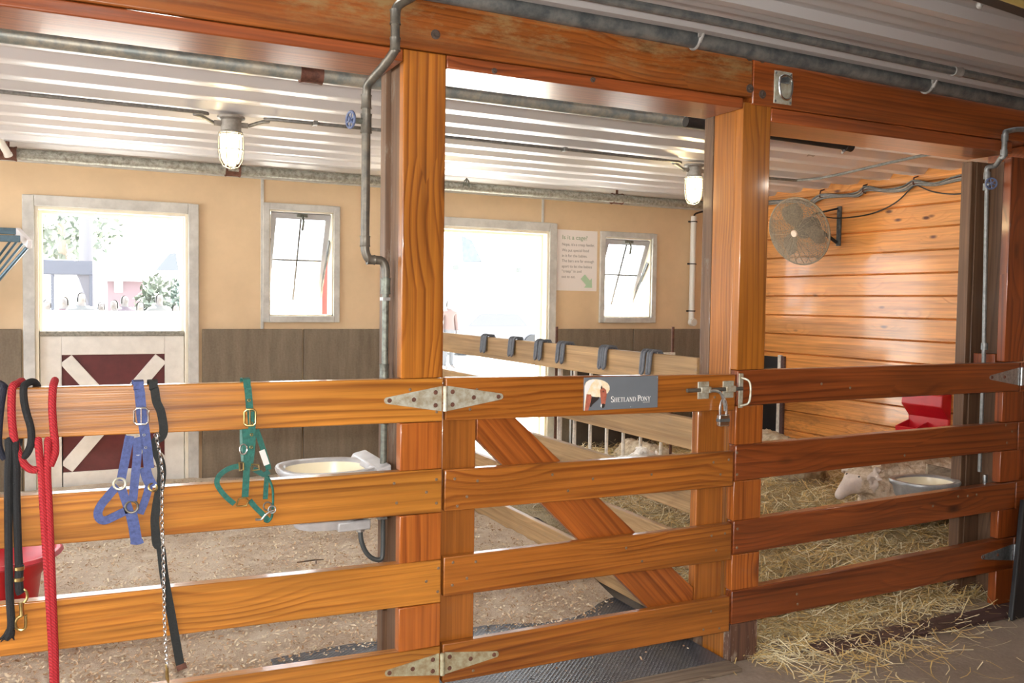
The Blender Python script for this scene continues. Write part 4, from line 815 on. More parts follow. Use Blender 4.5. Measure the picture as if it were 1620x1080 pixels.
# ------------------------------------------------------------------ pipes
def pipe(name, label, cat, pts, r, m, fit=(), fm=None, seg=12, group=None):
    t = thing(name, label, cat, tuple(Vector(pts[0])), group)
    b = MB(); b.tube(pts, r, seg); b.build('pipe', m, t)
    for (c, d, R, ln) in fit:
        b = MB(); d = Vector(d).normalized(); c = Vector(c); b.tube([c-d*ln/2, c-d*ln*0.3, c+d*ln*0.3, c+d*ln/2], [R, R*0.92, R*0.92, R], 14); b.build('coupling', fm or m, t)
    return t
def hand_wheel(par, c, axis, R, m):
    b = MB(); b.torus(c, axis, R, R*0.16, 18, 8); a = Vector(axis).normalized(); u = a.orthogonal().normalized(); w = a.cross(u)
    for k in range(3):
        d = (u*math.cos(k*PI/3)+w*math.sin(k*PI/3)); b.cyl(Vector(c)-d*R, Vector(c)+d*R, R*0.11, 6)
    b.cyl(Vector(c)-a*0.008, Vector(c)+a*0.008, R*0.25, 8); return b.build('valve_wheel', m, par)
M_valveblue = plain('blue_valve_paint', (0.10,0.13,0.24), 0.5, nz=0.4, nscale=60)
# water pipe down the left side of the first post
p = [(1.085,-0.025,2.712), (1.02,-0.030,2.645), (1.012,-0.031,2.615), (1.012,-0.031,2.515), (1.008,-0.028,2.478), (0.965,0.10,2.408), (0.962,0.135,2.398), (0.962,0.15,2.375)]
pl1 = thing('water_pipe', 'brown-grey water pipe with blue valve zigzagging down the left side of the honey post', 'pipe', (0.96, 0.14, 0.85))
b = MB(); b.tube(smoothpath([(1.12,-0.028,2.735),(1.085,-0.034,2.69),(1.03,-0.036,2.65),(1.012,-0.036,2.62),(1.012,-0.036,2.56),(1.012,-0.036,2.50),(1.008,-0.03,2.478),(0.990,0.03,2.44),(0.968,0.11,2.405),(0.964,0.14,2.385),(0.964,0.15,2.35)], 4)+[(0.964,0.15,2.2),(0.963,0.15,1.9)]+smoothpath([(0.963,0.15,1.83),(0.964,0.15,1.785),(0.978,0.15,1.755),(1.005,0.15,1.752),(1.03,0.15,1.748),(1.042,0.15,1.725),(1.044,0.15,1.69)], 4), 0.0165, 12); b.build('upper_pipe', M_cop, pl1)
b = MB(); b.tube([(1.044,0.15,1.70),(1.043,0.15,1.30),(1.040,0.15,0.95),(1.040,0.15,0.845)], 0.0125, 12); b.build('lower_pipe', M_greenpipe, pl1)
for c, d, R, ln in (((1.012,-0.036,2.60),(0,0,1),0.0205,0.05), ((1.012,-0.036,2.505),(0,0,1),0.0205,0.045), ((0.964,0.15,2.335),(0,0,1),0.0205,0.05), ((0.963,0.15,1.82),(0,0,1),0.0205,0.04), ((1.044,0.15,1.655),(0,0,1),0.020,0.06), ((0.964,0.15,2.255),(0,0,1),0.022,0.07), ((1.041,0.15,1.335),(0,0,1),0.019,0.05), ((0.985,0.15,1.752),(1,0,0),0.0195,0.03)):
    b = MB(); d = Vector(d); c = Vector(c); b.tube([c-d*ln/2, c-d*ln*0.3, c+d*ln*0.3, c+d*ln/2], [R, R*0.9, R*0.9, R], 14); b.build('coupling', M_cop if c.z > 1.7 else M_greenpipe, pl1)
b = MB(); b.cyl((0.964,0.15,2.262),(0.915,0.15,2.262),0.011,10); b.build('valve_stem', M_greenpipe, pl1); hand_wheel(pl1, (0.905,0.15,2.264), (1,0.25,0), 0.030, M_valveblue)
b = MB(); b.box(1.028, 1.0565, 0.13, 0.17, 1.60, 1.612); b.build('pipe_clip', M_galv, pl1)
# pipe in the recess of the right post
pl2 = thing('water_pipe', 'thin grey water pipe with blue valve in the recess of the right post', 'pipe', (4.45, 0.11, 0.7))
a, c1, c2 = (4.447, -0.030, 2.539), (4.298, -0.030, 2.518), (4.295, -0.030, 2.395)
a2, a3 = (4.350, 0.090, 2.360), (4.398, 0.100, 2.278)
b = MB(); b.tube(smoothpath([(a[0]+0.3,-0.03,a[2]+0.002), a, (c1[0]+0.02,-0.03,c1[2]), (c1[0],-0.03,c1[2]-0.02), c2, (c2[0]-0.005,-0.02,c2[2]-0.012), (a2[0]+0.02,0.07,a2[2]), (a2[0],0.10,a2[2]-0.01), (a2[0]+0.005,0.105,a2[2]-0.05)], 4), 0.0135, 12)
e = (4.384, 0.105, 1.306); x_ = e[0]; b.tube([(a2[0]+0.005,0.105,a2[2]-0.04), (x_,0.105,1.32), (x_,0.105,0.72)], 0.0105, 12); b.build('pipe', M_cond, pl2)
for c in ((c1[0],-0.03,c1[2]-0.035), (c2[0],-0.03,c2[2]+0.01), (a2[0]+0.005,0.105,a2[2]-0.05), (a2[0]+0.004,0.105,a2[2]-0.11), (x_+0.002,0.105,1.40)):
    b = MB(); b.cyl((c[0],c[1],c[2]-0.018), (c[0],c[1],c[2]+0.018), 0.0175, 12); b.build('coupling', M_cond, pl2)
v = Vector((a2[0]+0.004,0.105,a2[2]-0.10)); b = MB(); b.cyl(v, v+Vector((-0.03,-0.045,0)), 0.009, 10); b.build('valve_stem', M_cond, pl2); hand_wheel(pl2, v+Vector((-0.034,-0.052,0)), (-0.6,-1,0), 0.028, M_valveblue)
# ceiling pipes
t = pipe('sprinkler_pipe', 'large dusty steel pipe under the ceiling just behind the beam', 'pipe', [(-2.6,0.93,2.617),(3.2,0.93,2.60)], 0.033, M_pipe, [((0.94,0.93,2.606),(1,0,0),0.043,0.10)], M_rust, 16)
b = MB(); b.cyl((0.94,0.93,2.63),(0.94,0.93,2.665),0.018,10); b.cyl((0.775,0.93,2.63),(0.775,0.93,2.685),0.010,8); b.build('stub', M_dpipe, t)
t = pipe('drain_pipe', 'short black pipe with capped end below the ceiling over the sheep pen', 'pipe', [(2.75,0.6,2.519),(3.884, 0.600, 2.498)], 0.026, M_dpipe, [((3.860, 0.600, 2.496),(1,0,0),0.030,0.05)], M_dpipe, 14)
q = Vector((4.200, 0.950, 2.544)); b = MB(); q = Vector((3.845, 0.600, 2.495)); b.tube([q, q+Vector((-0.01,0,-0.03)), q+Vector((-0.025,0,-0.038))], 0.007, 8); b.build('pipe_hook', M_lampbase, t)
t = thing('sprinkler_pipe', 'large speckled steel pipe along the top of the tan back wall', 'pipe', (1.5, 4.52, 2.61))
b = MB(); b.tube([(-2.6,4.52,2.648),(6.3,4.50,2.648)], 0.042, 16); b.build('pipe', M_pipe2, t)
for px_ in ((-0.467, 4.520, 2.636), (1.139, 4.520, 2.669), (4.845, 4.520, 2.708)):
    x = px_[0]; b = MB(); b.tube([(x-0.06,4.52,2.648),(x-0.04,4.52,2.648),(x+0.04,4.52,2.648),(x+0.06,4.52,2.648)], [0.056,0.050,0.050,0.056], 14); b.cyl((x,4.52,2.68),(x,4.52,2.735),0.013,8); cp = b.build('coupling', M_rust, t)
q = (3.190, 4.480, 2.721); b = MB(); b.tube([(q[0],4.46,2.75),(q[0],4.46,2.66)], 0.006, 6); b.tube([(q[0]-0.03,4.47,2.64),(q[0]-0.02,4.46,2.70),(q[0],4.455,2.72),(q[0]+0.02,4.46,2.70),(q[0]+0.03,4.47,2.64)], 0.007, 6); b.build('pipe_hanger', M_greenpipe, t)
# white pipe at the left picture edge
t = thing('ceiling_batten', 'short white tube slanting down from the ceiling at the far left', 'tube', (-0.5, 4.3, 2.66)); q1, q0 = (-0.461, 4.420, 2.632), (-0.524, 4.300, 2.748)
b = MB(); b.tube([q1, q0], 0.026, 12); b.build('tube', M_pvc, t); b = MB(); b.cyl(q1, (q1[0]+0.006,4.43,q1[2]-0.015), 0.03, 12); b.build('end_cap', M_pvc, t)
# lamps on a conduit
lx1, lx2 = 0.838, 4.352
def lamp(label, x, y):
    r = thing('caged_lamp', label, 'ceiling lamp', (x, y, 2.47), 'lit jelly-jar lamps')
    b = MB(); b.lathe((x,y,2.70), [(0,0.0),(0.082,0.0),(0.082,-0.012),(0.060,-0.022),(0.060,-0.085),(0.068,-0.09),(0.068,-0.10),(0,-0.10)], 20)
    b.cyl((x-0.10,y,2.655),(x+0.10,y,2.655),0.017,10); b.build('lamp_base', M_lampbase, r)
    b = MB(); b.lathe((x,y,2.60), [(0.055,0),(0.060,-0.02),(0.062,-0.10),(0.056,-0.150),(0.040,-0.180),(0.018,-0.195),(0,-0.197)], 20); b.build('lamp_glass', M_bulb, r)
    b = MB()
    for k in range(6):
        a = PI*k/3; c, s_ = math.cos(a), math.sin(a)
        b.tube([(x+c*R, y+s_*R, 2.60+h) for R, h in ((0.070,0.004),(0.074,-0.05),(0.074,-0.11),(0.066,-0.165),(0.045,-0.20),(0.0,-0.216))], 0.0032, 6)
    b.torus((x,y,2.50),(0,0,1),0.073,0.003,20,6); b.torus((x,y,2.592),(0,0,1),0.072,0.004,20,6); b.build('guard', M_lampbase, r)
    return r
lamp('lit caged jar lamp on the ceiling above the left stall', lx1, 2.57)
lamp('lit caged jar lamp on the ceiling beside the post of the sheep pen', lx2, 2.63)
t = thing('conduit', 'thin grey conduit running along the stall ceiling between the two lamps', 'conduit', (2.5, 2.5, 2.66))
b = MB(); r_ = 0.0115
b.tube(smoothpath([(-2.6,2.45,2.688),(0.4,2.45,2.688),(0.62,2.50,2.682),(0.735,2.57,2.655)], 4), r_, 8); b.tube(smoothpath([(0.942,2.57,2.655),(1.05,2.50,2.682),(1.3,2.45,2.688),(3.9,2.50,2.688),(4.1,2.56,2.682),(4.25,2.63,2.655)], 4), r_, 8); b.tube(smoothpath([(4.456,2.63,2.655),(4.6,2.70,2.67),(4.85,2.80,2.688),(5.6,2.83,2.69),(5.62,2.3,2.69),(5.44,1.46,2.69),(5.44,0.35,2.69)], 2), r_, 8); b.build('conduit_run', M_cond, t)
for x, y in ((2.05,2.462),(1.32,2.45),(3.1,2.48)): b = MB(); b.box(x-0.012,x+0.012,y-0.03,y+0.03,2.674,2.70); b.build('conduit_strap', M_cond, t)
# conduits along the aisle ceiling
t = pipe('aisle_conduit', 'fat grey conduit along the joint of beam top and aisle ceiling', 'conduit', [(0.9,-0.072,2.70),(2.2,-0.072,2.690),(6.3,-0.072,2.626)], 0.034, M_darkcond, (), None, 14)
for q in ((2.287, -0.100, 2.721), (3.659, -0.100, 2.681)):
    b = MB(); x = q[0]; zc_ = 2.690-(x-2.2)*0.0156 if x > 2.2 else 2.695
    b.torus((x,-0.072,zc_),(1,0,0),0.037,0.006,16,6); b.box(x-0.012,x+0.012,-0.118,-0.108,zc_,zc_+0.04); b.tube([(x,-0.11,zc_-0.02),(x+0.004,-0.13,zc_+0.02),(x,-0.12,zc_+0.05)], 0.006, 6); b.build('pipe_strap', M_lampbase, t)
t = pipe('aisle_conduit', 'thin dark conduit crossing the aisle ceiling sheet', 'conduit', [(1.2,-0.335,2.684),(2.2,-0.33,2.682),(6.3,-0.30,2.620)], 0.017, M_darkcond, [((3.55,-0.32,2.662),(1,0,0),0.022,0.05)], M_lampbase, 10)
q = (2.987, -0.948, 2.660)
t = thing('tube_light', 'unlit strip light with dark housing on the aisle ceiling at the top right', 'strip light', (3.8, -0.85, 2.62)); q0, q1 = Vector((2.541, -1.136, 2.630)), Vector((3.301, -1.048, 2.630)); d = (q1-q0).normalized()
b = MB(); b.obox((q0+q1)/2, d, d.cross(Vector((0,0,1))), (0,0,1), 0.62, 0.045, 0.022); b.build('housing', M_dpipe, t, bevel=0.006)
b = MB(); b.tube([q0-d*0.2+Vector((0,-0.05,-0.03)), q1+d*0.2+Vector((0,-0.05,-0.03))], 0.014, 10); b.build('tube', plain('yellowed_tube', (0.45,0.36,0.12), 0.4), t)
q = Vector((2.757, -1.020, 2.630)); b = MB(); b.blob(q, 0.012,0.012,0.014,8,6); b.tube([q, q+Vector((0.01,0.005,0.035))], 0.004, 6); b.build('lamp_holder', M_lampbase, t)

# white rainwater pipe on the back wall
x0_, zt_, zb_ = 5.93, 2.55, 1.42
t = thing('white_pipe', 'short vertical white plastic pipe clipped to the back wall near the corner', 'pipe', (x0_, YB-0.06, zb_))
b = MB(); b.cyl((x0_,YB-0.055,zt_),(x0_,YB-0.055,zb_),0.032,16); b.build('pipe', M_pvc, t)
b = MB(); b.cyl((x0_,YB-0.045,zb_-0.005),(x0_,YB-0.105,zb_-0.005),0.042,16); b.build('elbow', M_pvc, t, bevel=0.004)
for z in (2.49, 2.04, 1.535): b = MB(); b.torus((x0_,YB-0.055,z),(0,0,1),0.035,0.006,18,6); b.cyl((x0_-0.055,YB-0.04,z),(x0_+0.055,YB-0.04,z),0.009,8); b.build('pipe_clip', M_black, t)
b = MB(); b.tube(smoothpath([(x0_,YB-0.055,zt_-0.01),(x0_+0.03,YB-0.055,zt_+0.03),(x0_+0.18,YB-0.05,zt_+0.07)],4), 0.010, 8); b.build('cable', M_dpipe, t)

# paper sign
px0, px1, pz0, pz1 = 4.292, 4.765, 1.726, 2.335
t = thing('paper_sign', 'white paper notice with printed lines and green arrow between door and right window', 'notice', ((px0+px1)/2, YB-0.004, pz0))
b = MB(); b.box(px0, px1, YB-0.0035, YB-0.0008, pz0, pz1); b.build('sheet', M_paper, t, smooth=False)
def text(par, s, x, z, size, m, y, name='printed_line', width=None):
    cu = bpy.data.curves.new('lettering', 'FONT'); cu.body = s; cu.size = size; cu.extrude = 0.0002
    tmp = bpy.data.objects.new('tmp', cu); COL.objects.link(tmp); dg = bpy.context.evaluated_depsgraph_get(); dg.update()
    me = bpy.data.meshes.new_from_object(tmp.evaluated_get(dg)); bpy.data.objects.remove(tmp)
    xs = [v.co.x for v in me.vertices]; k = width/(max(xs)-min(xs)) if width else 1
    org = parent_loc(par)
    for v in me.vertices: v.co = Vector((x+v.co.x*k-org.x, y-v.co.z-org.y, z+v.co.y-org.z))
    me.materials.clear(); me.materials.append(m)
    for p in me.polygons: p.material_index = 0
    o = bpy.data.objects.new(name, me); COL.objects.link(o); o.parent = par; ORG[o.name] = org; return o
W_ = px1-px0; Hh = pz1-pz0
def at(u, v): return px0+W_*u, pz0+Hh*(1-v)
for s, u, v, size, w_, m in (('Is it a cage?',0.13,0.155,0.060,0.61,M_inkg),('Nope, it\u2019s a creep feeder.',0.13,0.26,0.040,0.80,M_ink),('We put special food',0.13,0.355,0.040,0.66,M_ink),('in it for the babies.',0.13,0.445,0.040,0.62,M_ink),('The bars are far enough',0.13,0.53,0.040,0.79,M_ink),('apart to let the babies',0.13,0.62,0.040,0.74,M_ink),('\u201ccreep\u201d in and',0.13,0.70,0.040,0.48,M_ink),('out to eat.',0.13,0.79,0.040,0.33,M_ink)):
    x, z = at(u, v); text(t, s, x, z, size, m, YB-0.004, 'headline' if m is M_inkg else 'printed_line', w_*W_)
b = MB(); b.prism([at(u, v) for u, v in ((0.60,0.80),(0.70,0.725),(0.83,0.825),(0.875,0.785),(0.89,0.945),(0.69,0.945),(0.735,0.90))], YB-0.0045, YB-0.0036); b.build('arrow', M_arrow, t, smooth=False)

# ------------------------------------------------------------------ divider between pony stall and sheep pen
dv = thing('board_divider', 'raw tan board divider running back from the post, hooks hung on its top board', 'divider', (2.62, 2.4, 0))
for z0, z1 in ((1.205,1.352), (0.915,1.062), (0.612,0.765), (0.345,0.497), (0.05,0.214)):
    b = MB(); b.box(2.60, 2.64, 0.272, 4.70, z0, z1); b.build('board', W_raw, dv, bevel=0.004)
for y in (4.60,): b = MB(); b.box(2.642, 2.73, y, y+0.09, 0, 1.34); b.build('divider_post', W_raw, dv, bevel=0.004)
# hooks over its top board
def hanger(label, y, gap=0.05, ln=0.105):
    r = thing('double_hook', label, 'hook', (2.60, y, 1.25), 'grey hooks over the divider board')
    for k in (-1, 1):
        yc = y+k*gap/2; hw = 0.0125; zb = 1.352-ln
        arm = [(2.655,1.318),(2.655,1.350),(2.648,1.364),(2.62,1.3665),(2.602,1.3655),(2.591,1.357),(2.586,1.338),(2.580,zb+0.015)]
        P = [(x, yc-hw, z) for x, z in arm]+[(2.578, yc-hw*0.7, zb+0.003), (2.577, yc, zb-0.002), (2.578, yc+hw*0.7, zb+0.003)]+[(x, yc+hw, z) for x, z in arm[::-1]]
        b = MB(); b.tube(P, 0.0078, 8); b.ribbon([(x+0.002, yc, z) for x, z in arm], 0.022, 0.004, wd=(0,1,0)); b.build('prong', M_hook, r)
    return r
for lab, y, g in (('farthest grey two-pronged hook over the divider board, before the bright doorway',2.685,0.05), ('second farthest grey two-pronged hook on the divider board, before the doorway',2.233,0.042), ('grey two-pronged hook on the divider board straight before the right jamb of the doorway',1.845,0.058), ('grey two-pronged hook on the divider board below the printed notice',1.56,0.058), ('narrow grey two-pronged hook on the divider board below the right window',1.082,0.044), ('nearest and largest grey two-pronged hook on the divider board, beside the orange post',0.665,0.058)):
    hanger(lab, y, g)
# creep feeder beyond it
cf = thing('creep_feeder', 'feeder with a row of upright pale bars and an added shade board behind the divider', 'feeder', (4.05, 3.3, 0))
for x, rr in ((3.46,0.016),(3.50,0.020),(3.64,0.015),(3.79,0.014),(3.95,0.014),(4.115,0.014),(4.29,0.014),(4.50,0.014),(4.60,0.012)):
    b = MB(); b.cyl((x,3.2,0.05),(x,3.2,1.41 if x in (3.46,4.60) else 1.16),rr if x != 3.46 else 0.011,10); b.build('bar', M_bar if x not in (3.46,4.60) else M_rust, cf)
b = MB(); b.box(3.44, 4.62, 3.185, 3.215, 1.16, 1.19); b.build('top_rail', M_bar, cf, bevel=0.003)
b = MB(); b.box(4.24, 5.3, 4.30, 4.34, 0.0, 1.12); b.build('back_board', plain('feeder_shade_board', (0.055,0.045,0.036), 0.7, nz=0.4, nscale=5), cf, bevel=0.003)  # added dark board stands in for the shade behind the bars

# ------------------------------------------------------------------ water bowls
def bowl_outline(cx, cy, rx, ry, n=40, p=2.5):
    out = []
    for i in range(n):
        a = 2*PI*i/n; c, s_ = math.cos(a), math.sin(a)
        out.append((cx+rx*math.copysign(abs(c)**(2/p), c), cy+ry*math.copysign(abs(s_)**(2/p), s_)))
    return out
def water_bowl(label, cx, cy, zr, rx, ry, depth, inner, mrim, tilt=0.0):
    r = thing('water_bowl', label, 'water bowl', (cx, cy, zr-depth))
    b = MB(); n = 40; rings = [(1.0,1.0,-0.012),(1.02,1.02,0.0),(1.0,1.0,0.008),(0.86,0.84,0.006),(0.82,0.80,-0.004),(0.76,0.72,-depth*0.55),(0.55,0.5,-depth*0.85),(0.0,0.0,-depth*0.88)]
    outer = [(1.0,1.0,-0.012),(0.92,0.9,-0.03),(0.86,0.84,-depth*0.6),(0.66,0.62,-depth*0.98),(0.0,0.0,-depth)]
    def loft(rs, mb):
        vs = []; fs = []
        for (ax, ay, dz) in rs:
            for (x, y) in bowl_outline(0, 0, rx*max(ax,1e-4), ry*max(ay,1e-4), n): vs.append((cx+x, cy+y, zr+dz))
        for i in range(len(rs)-1):
            for k in range(n):
                l = (k+1) % n; fs.append((i*n+k, i*n+l, (i+1)*n+l, (i+1)*n+k))
        mb.add(vs, fs)
    loft(outer, b); loft(rings[:5], b); b.build('bowl_shell', mrim, r, sharp=50)
    b = MB(); loft(rings[4:], b); b.build('bowl_inside', inner, r, sharp=60)
    return r
wb = water_bowl('grey-white water bowl with cream inside and black hose, fixed left of the honey post', 0.845, 0.24, 0.963, 0.185, 0.17, 0.222, M_enamel, M_bowl)
b = MB(); b.hexa([(0.99,0.09,0.95),(1.054,0.09,0.95),(1.054,0.43,0.95),(0.985,0.43,0.95),(1.0,0.09,0.972),(1.054,0.09,0.985),(1.054,0.43,0.99),(1.0,0.43,0.978)]); b.build('valve_cover', M_bowl, wb, bevel=0.006)
b = MB(); b.box(0.86, 0.985, 0.12, 0.25, 0.738, 0.775); b.build('fitting', M_bowl, wb, bevel=0.006)
b = MB(); b.cyl((0.965,0.195,0.74),(0.965,0.195,0.715),0.016,10); b.build('hose_nut', M_galv, wb)
b = MB(); b.box(1.02, 1.056, 0.14, 0.24, 0.765, 0.805); b.build('bracket', M_galv, wb, bevel=0.003)
b = MB(); b.tube(smoothpath([(0.965,0.195,0.72),(0.968,0.19,0.68),(0.985,0.185,0.635),(1.015,0.182,0.606),(1.045,0.18,0.604),(1.052,0.185,0.64),(1.053,0.188,0.70),(1.053,0.19,0.76)],5), 0.0095, 10); b.build('hose', plain('dark_rubber_hose',(0.05,0.055,0.055),0.5), wb)
q = (4.254, 0.250, 0.647)
wb2 = water_bowl('grey water bowl with cream inside on the fence corner by the lying sheep', 4.20, 0.30, 0.648, 0.185, 0.155, 0.13, M_enamel, plain('grey_cast_bowl', (0.40,0.40,0.40), 0.4, 0.3, nz=0.3, nscale=12))
q0, q1 = Vector((4.435, 0.480, 0.664)), Vector((4.711, 0.300, 0.599)); d = (q1-q0).normalized()
b = MB(); b.obox((q0+q1)/2, d, (0,0,1), d.cross(Vector((0,0,1))), (q1-q0).length/2, 0.032, 0.018); b.build('guard_board', W_grey, wb2, bevel=0.004)
b = MB(); b.tube(smoothpath([(4.28,0.2,0.525),(4.36,0.12,0.50),(4.43,0.105,0.53),(4.43,0.105,0.70)],4), 0.012, 10); b.build('hose', M_galv, wb2)
b = MB(); b.box(4.22, 4.40, 0.12, 0.20, 0.515, 0.545); b.build('bracket', M_galv, wb2, bevel=0.003)

# ------------------------------------------------------------------ red feeders
def rwx(*a): return a
y0_, y1_ = 1.81, 2.20; R_ = XR-0.002
fd = thing('mineral_feeder', 'bright red two-pocket plastic feeder on the planked right wall', 'feeder', (XR-0.1, (y0_+y1_)/2, 0.55))
b = MB()
def yz(poly, ya, yb): 
    n = len(poly); vs = [(x, ya, z) for x, z in poly]+[(x, yb, z) for x, z in poly]; fs = [tuple(range(n)), tuple(range(2*n-1, n-1, -1))]
    for i in range(n): j = (i+1) % n; fs.append((i, i+n, j+n, j))
    b.add(vs, fs)
yz([(R_,0.92),(R_-0.11,0.895),(R_-0.12,0.80),(R_-0.03,0.70),(R_,0.70)], y0_, y1_)
yz([(R_,0.70),(R_-0.03,0.70),(R_-0.03,0.54),(R_,0.52)], y0_, y1_)
b.build('hood', M_redp, fd, bevel=0.008)
b = MB(); ym = (y0_+y1_)/2
for ya, yb in ((y0_,y0_+0.012),(ym-0.006,ym+0.006),(y1_-0.012,y1_)): yz([(R_-0.03,0.66),(R_-0.17,0.615),(R_-0.15,0.48),(R_-0.03,0.48)], ya, yb)
yz([(R_-0.17,0.615),(R_-0.182,0.61),(R_-0.16,0.475),(R_-0.148,0.48)], y0_, y1_); yz([(R_,0.47),(R_-0.16,0.47),(R_-0.16,0.485),(R_,0.485)], y0_, y1_)
b.build('pocket', M_redp, fd, bevel=0.004)
# red tub by the left fence
c = (-0.330, 2.020, 0.020)
tb = thing('feed_tub', 'red plastic corner tub on the shavings behind the left fence', 'tub', (-0.33, 1.55, 0.05))
b = MB(); 
prof = [(0.17,0.06),(0.20,0.30),(0.275,0.40),(0.285,0.412),(0.262,0.412),(0.235,0.375),(0.185,0.28),(0.15,0.09),(0.0,0.085)]
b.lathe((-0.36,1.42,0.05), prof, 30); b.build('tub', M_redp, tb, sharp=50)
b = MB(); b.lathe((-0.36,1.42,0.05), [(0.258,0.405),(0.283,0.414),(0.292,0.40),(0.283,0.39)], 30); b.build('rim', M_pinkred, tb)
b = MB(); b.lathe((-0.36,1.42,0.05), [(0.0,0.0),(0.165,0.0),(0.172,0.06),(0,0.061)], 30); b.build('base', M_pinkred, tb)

# ------------------------------------------------------------------ blue hay rack
hr = thing('hay_rack', 'blue-grey steel hay rack on the back wall left of the left door', 'hay rack', (-0.75, 4.6, 1.3))
b = MB()
yb_, yf_ = YB-0.03, 4.30; xe = -0.335
def bar(p, q, w=0.02, d=0.02): 
    p, q = Vector(p), Vector(q); dd = (q-p); up = Vector((0,0,1)) if abs(dd.normalized().z) < 0.9 else Vector((1,0,0)); s_ = dd.cross(up).normalized(); b.obox((p+q)/2, dd, s_, dd.cross(s_), dd.length/2, w, d)
p_b = (-0.416, 4.690, 2.086); p_f = (-0.325, 4.420, 1.980)
bar((-1.3,4.69,p_b[2]), p_b, 0.018, 0.024); bar((-1.3,4.42,p_f[2]+0.035), (p_f[0]-0.06,4.42,p_f[2]+0.035), 0.018, 0.024); b.build('top_frame', M_hay, hr, bevel=0.003)
b = MB(); bar(p_b, p_f, 0.016, 0.030); b.build('end_bar', plain('white_rack_end', (0.86,0.86,0.92), 0.4), hr, bevel=0.003)
b = MB()
for k, u in enumerate((0.0,0.33,0.66,1.0)):
    s0 = Vector(p_b)*(1-u)+Vector(p_f)*u+Vector((-0.02,0,-0.03)); e0 = Vector((s0.x-0.42, 4.69-0.06*u, 1.42)); b.tube([s0, e0], 0.009 if k < 3 else 0.014, 8)
for k in range(5): x = -0.55-0.15*k; b.tube([(x,4.42,p_f[2]+0.03), (x-0.25,4.68,1.42)], 0.008, 8)
b.build('rods', M_hay, hr)
b = MB(); b.box(-1.3, -0.74, 4.66, 4.72, 1.38, 1.42); b.build('bottom_bar', M_hay, hr, bevel=0.003)

# ------------------------------------------------------------------ wall fan
hub = Vector((5.950, 3.153, 2.287)); cam = Vector((0,-3.099,1.6)); v = (cam-hub).normalized(); rt = v.cross(Vector((0,0,1))).normalized()*-1; up = rt.cross(v)*-1
if up.z < 0: up = -up
rt = Vector((-v.y, v.x, 0)).normalized()
if rt.dot(Vector((0.9,-0.44,0))) < 0: rt = -rt
al = math.radians(37); n = (v*math.cos(al)+(-rt*0.88-up*0.42).normalized()*math.sin(al)).normalized()
fa = thing('wall_fan', 'dusty round caged fan on a bracket high on the planked wall', 'fan', tuple(hub))
R = 0.315; u1 = n.orthogonal().normalized(); u2 = n.cross(u1)
def fp(a, r_, h): return hub+(u1*math.cos(a)+u2*math.sin(a))*r_+n*h
b = MB()
for k in range(1, 33): 
    r_ = R*k/32; h = 0.075*(1-(k/32)**3); b.torus(hub+n*h, n, r_, 0.0029, 36, 4)
for k in range(24):
    a = 2*PI*k/24; b.tube([fp(a, R*t, 0.078*(1-t**3)) for t in (0.12,0.35,0.6,0.8,0.92,1.0)], 0.0024, 4)
b.build('front_guard', M_fandust, fa)
b = MB()
for k in range(7, 17, 1): r_ = R*k/16; h = -0.09+0.09*max(0,(k/16-0.75)/0.25)**2; b.torus(hub+n*h, n, r_, 0.0024, 36, 4)
for k in range(16):
    a = 2*PI*k/16; b.tube([fp(a, R*t, hh) for t, hh in ((0.3,-0.09),(0.6,-0.09),(0.8,-0.085),(0.93,-0.04),(1.0,0.0))], 0.0024, 4)
b.build('rear_guard', M_fandust, fa)
b = MB(); b.torus(hub, n, R, 0.0075, 40, 8); b.build('guard_rim', M_fandust, fa)
b = MB(); b.lathe(hub+n*0.074, [(0,0.012),(0.028,0.010),(0.034,0.002),(0.034,-0.004),(0,-0.004)], 18, n); b.build('hub_cap', plain('pale_hub_cap',(0.72,0.56,0.45),0.4), fa)
b = MB()
for k in range(3):
    a0 = 2*PI*k/3+0.5; vs = []; 
    for i in range(6):
        t = i/5; r_ = 0.06+(R*0.82-0.06)*t; wd_ = 0.32+0.30*math.sin(PI*min(1,t*1.1))*0.8
        for sgn in (-1, 0, 1): vs.append(fp(a0+sgn*wd_*(0.8 if t > 0.9 else 1), r_, -0.012+0.03*sgn))
    b.add(vs, [(i*3+j, i*3+j+1, i*3+j+4, i*3+j+3) for i in range(5) for j in range(2)])
bl_ = b.build('blades', M_fanblade, fa); sd = bl_.modifiers.new('Solid','SOLIDIFY'); sd.thickness = 0.003
b = MB(); b.lathe(hub-n*0.24, [(0,0),(0.06,0.0),(0.085,0.02),(0.09,0.10),(0.085,0.18),(0.045,0.21),(0.045,0.235),(0,0.235)], 22, n); b.build('motor', M_fanmotor, fa, bevel=0.002)
by = 3.05; bz0, bz1 = 2.165, 2.53
b = MB(); b.box(XR-0.022, XR-0.001, by-0.022, by+0.022, bz0, bz1)
for z in (bz0+0.03, bz0+0.17, bz1-0.04): b.cyl((XR-0.022,by,z),(XR-0.034,by,z),0.010,8)
b.build('wall_bracket', M_darkcond, fa, bevel=0.003)
b = MB(); m0 = hub-n*0.16; b.tube([(XR-0.03,by,bz0+0.03), m0+Vector((0.12,-0.04,-0.04)), m0], 0.016, 8); b.tube([(XR-0.03,by,bz1-0.02), m0+Vector((0.05,0,0.12)), m0], 0.009, 8); b.build('arm', M_dpipe, fa)
